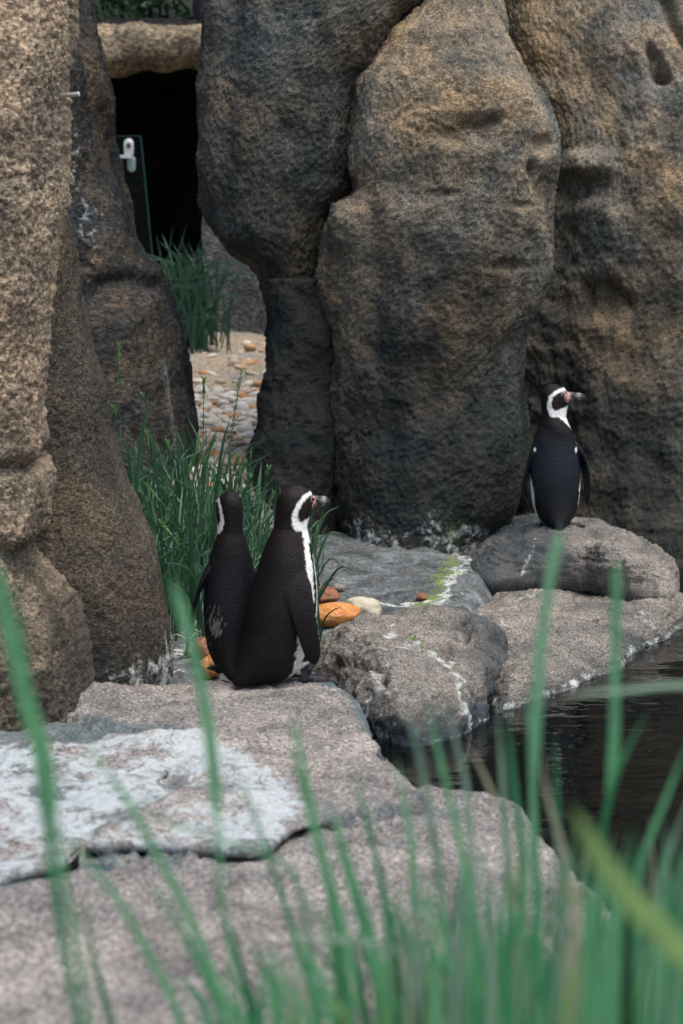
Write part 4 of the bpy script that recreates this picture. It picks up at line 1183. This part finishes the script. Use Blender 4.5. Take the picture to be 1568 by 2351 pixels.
lone_stone(968, 1368, 7.55, .022, .02, .018, S_RD, "small brick-red pebble beside the yellow-green algae streak", 9)
lone_stone(1010, 1388, 7.35, .02, .02, .014, S_OR, "tiny orange pebble at the back edge of the grey rock", 11)
lone_stone(955, 1392, 7.3, .018, .016, .012, S_RD, "tiny reddish pebble lying on the wet ledge floor", 12)
lone_stone(775, 1345, 7.7, .03, .026, .02, S_GY, "dark little stone behind the rusty red stone", 13)
lone_stone(228, 1560, 6.12, .023, .022, .022, S_CR, "small cream pebble at the foot of the tan boulder column", 15)
lone_stone(335, 1537, 6.25, .042, .03, .02, S_RD, "flat dark red stone lying in the wet white-stained floor", 17)
lone_stone(476, 1478, 6.45, .05, .05, .065, S_RD, "upright rust-red stone behind the turned penguin's flipper", 19)
lone_stone(485, 1520, 6.3, .035, .04, .05, S_OR, "orange-brown stone tucked low beside the turned penguin", 21)
lone_stone(447, 1432, 6.6, .035, .035, .03, S_GY, "mottled grey stone at the grass edge near the turned penguin", 23)
lone_stone(470, 1412, 6.75, .045, .03, .022, S_OR, "flat orange stone under the grass blades behind the penguins", 25)

# fallen leaf on the wet floor
m = NT("yellow_green_leaf"); m.b.inputs['Base Color'].default_value = (0.38, 0.46, 0.12, 1); m.b.inputs['Roughness'].default_value = 0.5
q = P(478, 1552, 6.1)
L_ = []
for i in range(9):
    t = i / 8; w = .012 * math.sin(math.pi * min(1, t * .96 + .02)); zz = .006 * math.sin(t * 3)
    L_ += [(-.05 + .1 * t, -w, zz + .004), (-.05 + .1 * t, 0, zz), (-.05 + .1 * t, w, zz + .004)]
lf = link("fallen_leaf", mesh_np("fallen_leaf", np.array(L_), grid_faces(9, 3, False)), m.mat)
lf.location = (q[0], q[1], (drop(tG, q[0], q[1]) or .08) + .006); lf.rotation_euler = (0, 0, .15)
tag(lf, "pale yellow-green fallen leaf on the wet floor at the penguin's feet", "leaf")

# ------------------------------------------------------------------ grass
def grass_mat(name, c1, c2, c3, trans=0.25):
    m = NT(name); co = m.coord(); oi = m.n("ShaderNodeObjectInfo")
    at = m.n("ShaderNodeAttribute", attribute_name="tone")
    f = m.math('FRACT', m.math('ADD', oi.outputs['Random'], at.outputs['Fac']))
    base = m.ramp(f, [(0.0, c1), (0.5, c2), (1.0, c3)]).outputs[0]
    nz = m.noise(m.coord(scale=(1, 1, .2)), 60, 3, 0.6)
    base = m.mix(m.ramp(nz, [(0.4, 0.35), (0.6, 0.0)]).outputs[0], base, tuple(x * .55 for x in c1))
    m.set(m.b.inputs['Base Color'], base); m.b.inputs['Roughness'].default_value = 0.45
    m.b.inputs['Specular IOR Level'].default_value = 0.4
    tr = m.n("ShaderNodeBsdfTranslucent", {'Color': base})
    mx = m.n("ShaderNodeMixShader", {0: trans, 1: m.b.outputs[0], 2: tr.outputs[0]})
    m.t.links.new(mx.outputs[0], m.out.inputs[0])
    return m.mat
G_FORE = grass_mat("fore_grass", (0.06, 0.27, 0.12), (0.12, 0.42, 0.19), (0.24, 0.60, 0.28), 0.5)
G_MINT = grass_mat("mint_grass", (0.20, 0.52, 0.24), (0.25, 0.58, 0.28), (0.32, 0.64, 0.34), 0.5)
G_LIME = grass_mat("lime_grass", (0.36, 0.56, 0.18), (0.38, 0.58, 0.20), (0.42, 0.62, 0.22), 0.5)
G_PALE = grass_mat("pale_grass", (0.30, 0.44, 0.31), (0.32, 0.46, 0.33), (0.35, 0.48, 0.35), 0.4)
G_STRAW = grass_mat("straw", (0.55, 0.50, 0.33), (0.58, 0.53, 0.36), (0.6, 0.55, 0.4))
G_MID = grass_mat("mid_grass", (0.020, 0.070, 0.033), (0.034, 0.105, 0.048), (0.085, 0.19, 0.085))
G_SEED = grass_mat("seed_grass", (0.09, 0.24, 0.07), (0.12, 0.28, 0.09), (0.16, 0.32, 0.11))
G_BACK = grass_mat("back_grass", (0.022, 0.065, 0.04), (0.03, 0.085, 0.052), (0.045, 0.115, 0.07))

def bez(pts, n):
    pts = np.array(pts, float)
    if len(pts) == 2: pts = np.array([pts[0], (pts[0] + pts[1]) / 2, pts[1]])
    ext = np.vstack([2 * pts[0] - pts[1], pts, 2 * pts[-1] - pts[-2]])
    out = []
    m_ = len(pts) - 1
    for t in np.linspace(0, m_ - 1e-6, n):
        i = int(t); f = t - i; p0, p1, p2, p3 = ext[i:i + 4]
        out.append(0.5 * ((2 * p1) + (-p0 + p2) * f + (2 * p0 - 5 * p1 + 4 * p2 - p3) * f * f + (-p0 + 3 * p1 - 3 * p2 + p3) * f ** 3))
    return np.array(out)

def ribbon(pts, width, face, n=12, fold=0.25, prof=None):
    """leaf blade, base first; width in metres at the widest; folded along the midrib"""
    C = bez(pts, n); V = []
    for i in range(n):
        d = C[min(i + 1, n - 1)] - C[max(i - 1, 0)]; d /= np.linalg.norm(d) + 1e-9
        s = np.cross(d, face); s /= np.linalg.norm(s) + 1e-9; f = np.cross(s, d)
        t = i / (n - 1)
        w = width * .5 * (np.interp(t, [0, .12, .45, .8, 1], [.55, .85, 1, .6, .03]) if prof is None else np.interp(t, *prof))
        V += [C[i] - s * w, C[i] + f * w * fold, C[i] + s * w]
    return np.array(V), grid_faces(n, 3, False)

def seed_spike(pts, width, rnd, count=34):
    """spike of small overlapping spikelets round a thin stem, base first"""
    C = bez(pts, 40); V = []; T = []; n0 = 0
    v, q, t = tube([tuple(c) for c in C[::3]], 0.0011, 5)
    V.append(v); T.append(np.vstack([np.stack([q[:, 0], q[:, 1], q[:, 2]], 1), np.stack([q[:, 0], q[:, 2], q[:, 3]], 1), t])); n0 = len(v)
    for k in range(count):
        f = k / count * 39; i = int(f); d = C[min(i + 1, 39)] - C[max(i - 1, 0)]; d /= np.linalg.norm(d)
        a = np.cross(d, (0.3, 0.9, 0.2)); a /= np.linalg.norm(a); b = np.cross(d, a)
        an = k * math.pi * 0.97 + rnd.uniform(-.5, .5)
        o = a * math.cos(an) + b * math.sin(an)
        L = width * 2.3 * rnd.uniform(.8, 1.15); w = width * .38
        base = C[i]; dd = d * .86 + o * .42; dd /= np.linalg.norm(dd); s1 = np.cross(dd, o); s1 /= np.linalg.norm(s1); s2 = np.cross(dd, s1)
        mid = base + dd * L * .45
        pv = np.array([base, mid + s1 * w, mid + s2 * w * .8, mid - s1 * w, mid - s2 * w * .8, base + dd * L])
        V.append(pv); T.append(np.array([[0, 2, 1], [0, 3, 2], [0, 4, 3], [0, 1, 4], [5, 1, 2], [5, 2, 3], [5, 3, 4], [5, 4, 1]]) + n0); n0 += 6
    return np.vstack(V), np.vstack(T)

class Clump:
    def __init__(self, loc, label, group=None):
        self.loc = np.array(loc, float); self.o = empty("grass_clump", tuple(loc)); tag(self.o, label, "grass", group)
        self.stuff = []; self.n0 = 0
    def blade(self, pts, width, mat, face=None, n=12, fold=.25, prof=None, name="blade", stuff=False):
        if face is None: face = np.array([random.uniform(-.7, .7), -1, random.uniform(-.2, .4)])
        V, q = ribbon(pts, width * (1.12 if self.loc[1] < 3 else 1), np.array(face, float), n, fold, prof)
        if stuff:
            self.stuff.append((V - self.loc, q + self.n0, random.random())); self.n0 += len(V); return
        me = mesh_np(name, V - self.loc, q)
        link(name, me, mat, self.o)
    def stalk(self, pts, head_frac, mat, width=.0045, head_w=.006, count=34, stem=.0014):
        C = bez(pts, 30); k = int(30 * (1 - head_frac))
        v, q, t = tube([tuple(c) for c in C[:k + 1:2]] + [tuple(C[k + 1])], stem, 6)
        s = link("seed_stalk", mesh_np("seed_stalk", v - self.loc, q, t), mat, self.o)
        V, T = seed_spike(C[k:], head_w, random, count)
        link("seed_head", mesh_np("seed_head", V - self.loc, None, T, smooth=False), G_SEED, s)
    def finish(self, mat):
        if not self.stuff: return
        V = np.vstack([s[0] for s in self.stuff]); q = np.vstack([s[1] for s in self.stuff])
        me = mesh_np("fine_blades", V, q)
        a = me.attributes.new("tone", 'FLOAT', 'POINT'); a.data.foreach_set("value", np.concatenate([np.full(len(s[0]), s[2]) for s in self.stuff]).astype(np.float32))
        o = link("fine_blades", me, mat, self.o); o["kind"] = "stuff"

# --- grass between boulder and penguins
rg_ = random.Random(21)
mid = Clump((-0.42, 7.3, 0.12), "dense dark green grass tussock with seed heads between brown boulder and penguins")
def gz(x, y): return float(ground_z(x, y)) - 0.01
nb = 0
for i in range(900):
    y = rg_.uniform(6.75, 8.5); t = (y - 6.75) / 1.75
    ul, ur = 290 - 40 * t, 620 - 20 * t
    u = rg_.uniform(ul, ur)
    if rg_.random() < .15: u = rg_.uniform(600, 740)
    x = (u - CU) / FPX * y
    b = np.array([x, y, gz(x, y)])
    ln = rg_.uniform(.16, .42) * (1.0 if u < 600 else .75) * (0.8 + .35 * math.sin((u - 250) / 350 * math.pi) if u < 600 else .8)
    az = rg_.uniform(0, 6.28); k = rg_.uniform(.1, .75)
    hd = np.array([math.cos(az), math.sin(az) * .7, 0])
    p1_ = b + np.array([0, 0, ln * .55]) + hd * ln * k * .22
    p2_ = b + np.array([0, 0, ln * (1 - .38 * k)]) + hd * ln * k * .75
    w = rg_.uniform(.005, .010)
    near = i % 3 == 0
    mid.blade([b, p1_, p2_], w, G_MID, face=(rg_.uniform(-.8, .8), -1, rg_.uniform(0, .6)), n=9, stuff=not near)
heads = [((272, 787), (276, 985), (290, 1330), 7.0), ((328, 906), (344, 989), (372, 1250), 7.3), ((337, 992), (345, 1112), (352, 1330), 7.0), ((385, 1013), (395, 1112), (400, 1330), 7.1), ((455, 1016), (423, 1142), (400, 1340), 7.1), ((493, 1004), (458, 1124), (430, 1340), 7.1),
         ((335, 1109), (408, 1221), (450, 1370), 6.9), ((369, 1194), (423, 1288), (450, 1400), 6.8), ((546, 1048), (528, 1139), (515, 1330), 7.1), ((575, 1095), (561, 1165), (545, 1330), 7.0), ((616, 1074), (602, 1150), (575, 1340), 6.95), ((468, 869), (467, 980), (460, 1270), 7.5), ((555, 847), (526, 1039), (505, 1260), 7.6), ((628, 1130), (600, 1220), (580, 1350), 7.0), ((563, 1060), (540, 1160), (530, 1330), 7.2), ((260, 935), (275, 1030), (290, 1250), 7.2)]
for a, b_, c_2, y in heads:
    A, B, C_ = P(*a, y), P(*b_, y + .02), P(*c_2, y + .04)
    C_[2] = max(gz(C_[0], C_[1]), C_[2] - .3) if C_[2] < gz(C_[0], C_[1]) else gz(C_[0], C_[1])
    L1 = np.linalg.norm(A - B); L2 = np.linalg.norm(B - C_)
    mid.stalk([C_, B, A], L1 / (L1 + L2), G_MID, head_w=.0085, count=30)
for tip, ml, bs, y, w in [((363, 910), (325, 1000), (290, 1180), 7.2, .014), ((528, 960), (505, 1060), (470, 1240), 7.3, .013), ((430, 955), (470, 1060), (490, 1230), 7.5, .011), ((340, 985), (360, 1090), (380, 1260), 7.2, .012), ((500, 985), (470, 1080), (450, 1250), 7.2, .012),
                          ((435, 1160), (440, 1260), (440, 1380), 6.8, .018), ((790, 1225), (745, 1240), (690, 1330), 7.2, .009), ((815, 1310), (770, 1312), (690, 1360), 7.0, .009), ((780, 1160), (735, 1205), (680, 1340), 7.2, .009), ((790, 1305), (750, 1290), (680, 1350), 7.1, .006),
                          ((372, 1290), (440, 1320), (470, 1400), 6.75, .017), ((520, 1370), (470, 1300), (430, 1290), 6.7, .014), ((500, 1260), (440, 1300), (400, 1340), 6.75, .014), ((290, 1010), (300, 1100), (310, 1250), 7.3, .012), ((600, 1180), (560, 1250), (540, 1340), 6.8, .012)]:
    A, B, C_ = P(*tip, y), P(*ml, y), P(*bs, y + .02); C_[2] = gz(C_[0], C_[1])
    mid.blade([C_, B, A], w, G_MID, face=(rg_.uniform(-.4, .4), -1, .3), n=12)
for i in range(14):
    u, y = rg_.uniform(400, 470), rg_.uniform(6.65, 6.95); x = (u - CU) / FPX * y
    b = np.array([x, y, gz(x, y) + .02]); az = rg_.uniform(0, 6.28); ln = rg_.uniform(.06, .14)
    mid.blade([b, b + np.array([math.cos(az) * ln * .5, math.sin(az) * ln * .5, .03]), b + np.array([math.cos(az) * ln, math.sin(az) * ln, .015])], .004, G_STRAW, face=(0, -.5, 1), n=6)
mid.finish(G_MID)

# --- tussock in front of the cave
bx, by = P(435, 735, 12.2)[0], 12.2
back = Clump((bx, by, gz(bx, by)), "shaded green grass tussock beside the cave opening at the path's end")
for i in range(190):
    x = bx + rg_.gauss(0, .10); y = by + rg_.gauss(0, .10); b = np.array([x, y, gz(x, y)])
    ln = rg_.uniform(.25, .85); az = rg_.uniform(0, 6.28); k = rg_.uniform(.1, .9); hd = np.array([math.cos(az), math.sin(az) * .6, 0])
    back.blade([b, b + np.array([0, 0, ln * .6]) + hd * ln * k * .25, b + np.array([0, 0, ln * (1 - .45 * k)]) + hd * ln * k * .8], rg_.uniform(.008, .016), G_BACK, face=(rg_.uniform(-.6, .6), -1, .3), n=8)

# --- grass in front: roots on the near bank
def bank(x, y): return float(ground_z(x, y)) - 0.01
def path_pts(pxs, y0, y1, root=None):
    """pixel polyline (tip first) -> world points base first, ending on the bank"""
    n = len(pxs)
    W = [P(u, v, y0 + (y1 - y0) * i / (n - 1)) for i, (u, v) in enumerate(pxs)]
    e = W[-1]; d = W[-1] - W[-2]; d /= np.linalg.norm(d)
    rt = np.array([e[0] + d[0] * .12, min(e[1] + .0, 2.7), 0.0]); rt[2] = bank(rt[0], rt[1])
    return [rt] + W[::-1]
SPK = ([0, .45, .5, .97, 1], [.35, .35, 1, .8, .1])
ca = Clump((-0.42, 2.25, 0.33), "sparse tall grass stems with seed heads standing before the white stained slab")
ca_l = [([(-25, 1255), (30, 1480), (65, 1620), (95, 1720), (125, 1880), (160, 2080), (205, 2380)], 1.75, 2.0, .016, G_MINT, 1), ([(395, 1330), (440, 1480), (470, 1620), (490, 1760), (500, 1900), (515, 2100), (560, 2380)], 1.95, 2.1, .012, G_MINT, 1),
        ([(165, 1660), (290, 1835), (370, 1980), (440, 2120), (530, 2380)], 2.0, 2.15, .009, G_MINT, 0), ([(120, 1880), (255, 2045), (340, 2190), (425, 2390)], 2.0, 2.15, .009, G_MINT, 0), ([(40, 1350), (55, 1500), (75, 1650), (100, 1850), (150, 2200), (180, 2390)], 1.8, 2.0, .008, G_FORE, 0),
        ([(300, 1860), (420, 1900), (560, 1945), (660, 1990), (700, 2100), (730, 2390)], 2.2, 2.3, .007, G_PALE, 0), ([(330, 2010), (400, 2110), (470, 2240), (520, 2390)], 2.1, 2.2, .008, G_FORE, 0), ([(190, 2030), (215, 2200), (260, 2390)], 2.1, 2.2, .007, G_FORE, 0), ([(480, 1990), (530, 2150), (600, 2390)], 2.2, 2.3, .008, G_FORE, 0)]
for pxs, y0, y1, w, mat, spk in ca_l:
    ca.blade(path_pts(pxs, y0, y1), w, mat, face=(.1, -1, .2), n=22, prof=SPK if spk else None)
cb = Clump((0.0, 2.25, 0.33), "thick green grass growing in front of the big speckled pinkish rock")
cb_l = [([(665, 1610), (690, 1740), (735, 1950), (790, 2150), (850, 2390)], 2.0, 2.2, .012, G_MINT), ([(525, 1710), (600, 1920), (655, 2080), (740, 2390)], 2.2, 2.3, .007, G_FORE), ([(910, 1735), (930, 1850), (945, 1950), (955, 2100), (960, 2390)], 2.2, 2.3, .009, G_MINT), ([(755, 1840), (795, 1980), (845, 2150), (900, 2390)], 2.1, 2.2, .016, G_FORE),
        ([(925, 1590), (960, 1720), (985, 1860), (1010, 2020), (1050, 2390)], 2.1, 2.3, .009, G_PALE), ([(980, 1610), (1010, 1740), (1060, 1950), (1090, 2150), (1110, 2390)], 2.2, 2.3, .009, G_FORE), ([(1020, 1590), (1050, 1720), (1075, 1850), (1110, 2390)], 2.3, 2.35, .007, G_PALE),
        ([(640, 2148), (740, 2155), (830, 2165), (920, 2185), (1000, 2240), (1060, 2320), (1090, 2420)], 1.9, 2.1, .010, G_PALE), ([(650, 1690), (700, 1830), (740, 1980), (780, 2200), (800, 2390)], 2.2, 2.3, .007, G_FORE), ([(805, 1730), (840, 1880), (880, 2050), (930, 2390)], 2.2, 2.3, .008, G_FORE), ([(1070, 1700), (1120, 1800), (1170, 1950), (1190, 2390)], 2.3, 2.35, .006, G_STRAW)]
for pxs, y0, y1, w, mat in cb_l: cb.blade(path_pts(pxs, y0, y1), w, mat, face=(.1, -1, .2), n=22)
cc = Clump((0.42, 2.3, 0.33), "lush tall grass with straw husks rising before the dark pool")
cc_l = [([(1288, 1215), (1262, 1330), (1242, 1480), (1232, 1640), (1222, 1850), (1210, 2050), (1195, 2390)], 2.0, 2.2, .011, G_MINT, 1), ([(1417, 1275), (1414, 1420), (1412, 1560), (1410, 1700), (1395, 1850), (1370, 2000), (1340, 2390)], 2.1, 2.25, .011, G_MINT, 1),
        ([(1290, 1597), (1420, 1587), (1590, 1576), (1680, 1640), (1700, 2390)], 2.0, 2.2, .008, G_PALE, 0), ([(1485, 1635), (1440, 1720), (1408, 1800), (1380, 1950), (1350, 2390)], 2.1, 2.25, .007, G_FORE, 0), ([(1245, 1730), (1255, 1820), (1285, 1930), (1320, 2100), (1330, 2390)], 2.1, 2.25, .008, G_STRAW, 0),
        ([(1590, 1680), (1530, 1830), (1470, 1990), (1430, 2200), (1400, 2390)], 2.1, 2.25, .009, G_FORE, 0), ([(1600, 1790), (1540, 1950), (1490, 2150), (1460, 2390)], 2.1, 2.25, .009, G_PALE, 0), ([(1165, 1640), (1180, 1800), (1200, 1990), (1200, 2390)], 2.3, 2.35, .010, G_FORE, 0), ([(1140, 1620), (1155, 1800), (1165, 2000), (1180, 2390)], 2.3, 2.35, .009, G_PALE, 0), ([(1210, 1560), (1220, 1740), (1230, 2000), (1240, 2390)], 2.2, 2.3, .009, G_FORE, 0),
        ([(1275, 1690), (1280, 1850), (1290, 2050), (1300, 2390)], 2.25, 2.3, .008, G_FORE, 0), ([(1310, 1850), (1350, 1915), (1375, 1965), (1450, 2070), (1560, 2190), (1680, 2390)], 1.35, 1.45, .017, G_LIME, 0)]
for pxs, y0, y1, w, mat, spk in cc_l: cc.blade(path_pts(pxs, y0, y1), w, mat, face=(.1, -1, .2), n=22, prof=SPK if spk else None)
for i in range(340):
    u = 470 + 1150 * rg_.random() ** .62
    top = np.interp(u, [470, 700, 900, 1150, 1600], [2240, 2130, 1990, 1900, 1860]) + abs(rg_.gauss(0, 190))
    y0 = rg_.uniform(1.7, 2.55)
    ln = (u - 1180) / 700 + rg_.gauss(0, .42)
    tu = u + ln * 110; 
    mu = u + ln * 40
    bu = u - ln * 20
    mat = rg_.choice([G_FORE] * 10 + [G_MINT] * 4 + [G_PALE] * 3 + [G_MID] * 2 + [G_LIME] + [G_STRAW])
    top = min(top, 2330)
    A, B = P(tu, top, y0), P(mu, (top + 2390) / 2, y0 + .03)
    r = P(bu, 2390, y0 + .06); r[2] = bank(r[0], r[1]); 
    (cb if u < 1130 else cc).blade([r, r * .4 + B * .6, B, A], rg_.choice([.0035, .0045, .0055, .007, .009]), mat, face=(rg_.uniform(-.9, .9), -1, .2), n=14)

# ------------------------------------------------------------------ planting above the cave
m = NT("shrub_leaf"); oi = m.n("ShaderNodeObjectInfo"); nz = m.noise(m.coord(), 9, 3, .6)
m.set(m.b.inputs['Base Color'], m.mix(nz, (0.012, 0.045, 0.012), (0.035, 0.095, 0.02))); m.b.inputs['Roughness'].default_value = 0.5
M_LEAF = m.mat
m = NT("bark"); nz = m.noise(m.coord(scale=(6, 6, 1)), 12, 5, .65)
m.set(m.b.inputs['Base Color'], m.mix(nz, (0.035, 0.026, 0.035), (0.09, 0.075, 0.085))); m.b.inputs['Roughness'].default_value = 0.9
m.set(m.b.inputs['Normal'], m.bump(nz, .8, .02)); M_BARK = m.mat
def shrub(x, y, z, w, h, n, label, seed):
    r = random.Random(seed); root = empty("shrub", (x, y, z)); tag(root, label, "shrub", None)
    V = []; Q = []
    for i in range(n):
        c = np.array([r.uniform(-w, w), r.uniform(-.35, .35), h * r.random() ** .8])
        d = np.array([r.gauss(0, 1), r.gauss(0, 1) - .4, r.gauss(0, .6)]); d /= np.linalg.norm(d)
        s = np.cross(d, (r.gauss(0, 1), r.gauss(0, 1), r.gauss(0, 1))); s /= np.linalg.norm(s) + 1e-9
        L = r.uniform(.05, .10); k = len(V)
        V += [c, c + d * L * .5 + s * L * .24, c + d * L, c + d * L * .5 - s * L * .24]; Q.append((k, k + 1, k + 2, k + 3))
    o = link("foliage", mesh_np("foliage", np.array(V), np.array(Q), smooth=False), M_LEAF, root); o["kind"] = "stuff"
    for i in range(9):
        xx = r.uniform(-w, w)
        v, q, t = tube([(xx, .05, -.05), (xx + r.uniform(-.1, .1), .0, h * .5), (xx + r.uniform(-.2, .2), 0, h)], [.014, .010, .004], 6)
        link("stem", mesh_np("stem", v, q, t), M_BARK, root)
shrub(-2.0, 14.3, 2.93, .65, 1.2, 2600, "dark green shrub growing above the cave beam next to the leaning boulder", 1)
shrub(-0.95, 14.5, 2.93, .6, 1.2, 2400, "dark green shrub with bare stems above the cave beam near the trunk", 2)
v, q, t = tube([(-0.93, 14.1, 2.90), (-0.93, 14.1, 3.4), (-0.90, 14.15, 4.2), (-0.86, 14.2, 5.0)], [.10, .085, .08, .07], 14)
tr_ = empty("tree", (-0.93, 14.1, 2.9)); tag(tr_, "dark purple-grey tree trunk standing above the cave beam", "tree")
link("trunk", mesh_np("trunk", v - np.array([-0.93, 14.1, 2.9]), q, t), M_BARK, tr_)
Vc = []; Qc = []
rt_ = random.Random(9)
for i in range(3000):
    c = np.array([rt_.gauss(0, .8), rt_.gauss(0, .8), 2.6 + rt_.gauss(0, .5)]); d = np.array([rt_.gauss(0, 1) for _ in range(3)]); d /= np.linalg.norm(d)
    s = np.cross(d, (0.3, rt_.gauss(0, 1), 1)); s /= np.linalg.norm(s); L = .1; k = len(Vc)
    Vc += [c, c + d * L * .5 + s * L * .25, c + d * L, c + d * L * .5 - s * L * .25]; Qc.append((k, k + 1, k + 2, k + 3))
o = link("crown", mesh_np("crown", np.array(Vc), np.array(Qc), smooth=False), M_LEAF, tr_); o["kind"] = "stuff"
# earth bank over and behind the shelter
ex_ = np.linspace(-9, 5, 60); ey = np.linspace(13.35, 26, 60)
EX, EY = np.meshgrid(ex_, ey)
ep = np.stack([EX.ravel(), EY.ravel(), 0 * EX.ravel()], 1)
ep[:, 2] = 2.9 + 0.0 * ep[:, 0] + 0.55 * np.clip(ep[:, 1] - 14.6, 0, 9) + .06 * fbm(ep * 1.5, 3, .5, 2)
m = NT("planted_earth"); nz = m.noise(m.coord(), 8, 5, .65)
m.set(m.b.inputs['Base Color'], m.mix(m.ramp(nz, [(.4, 0.0), (.6, 1.0)]).outputs[0], (0.02, 0.018, 0.014), (0.018, 0.045, 0.014))); m.b.inputs['Roughness'].default_value = .95
struct(link("planted_bank", mesh_np("planted_bank", ep, grid_faces(60, 60, False)), m.mat))
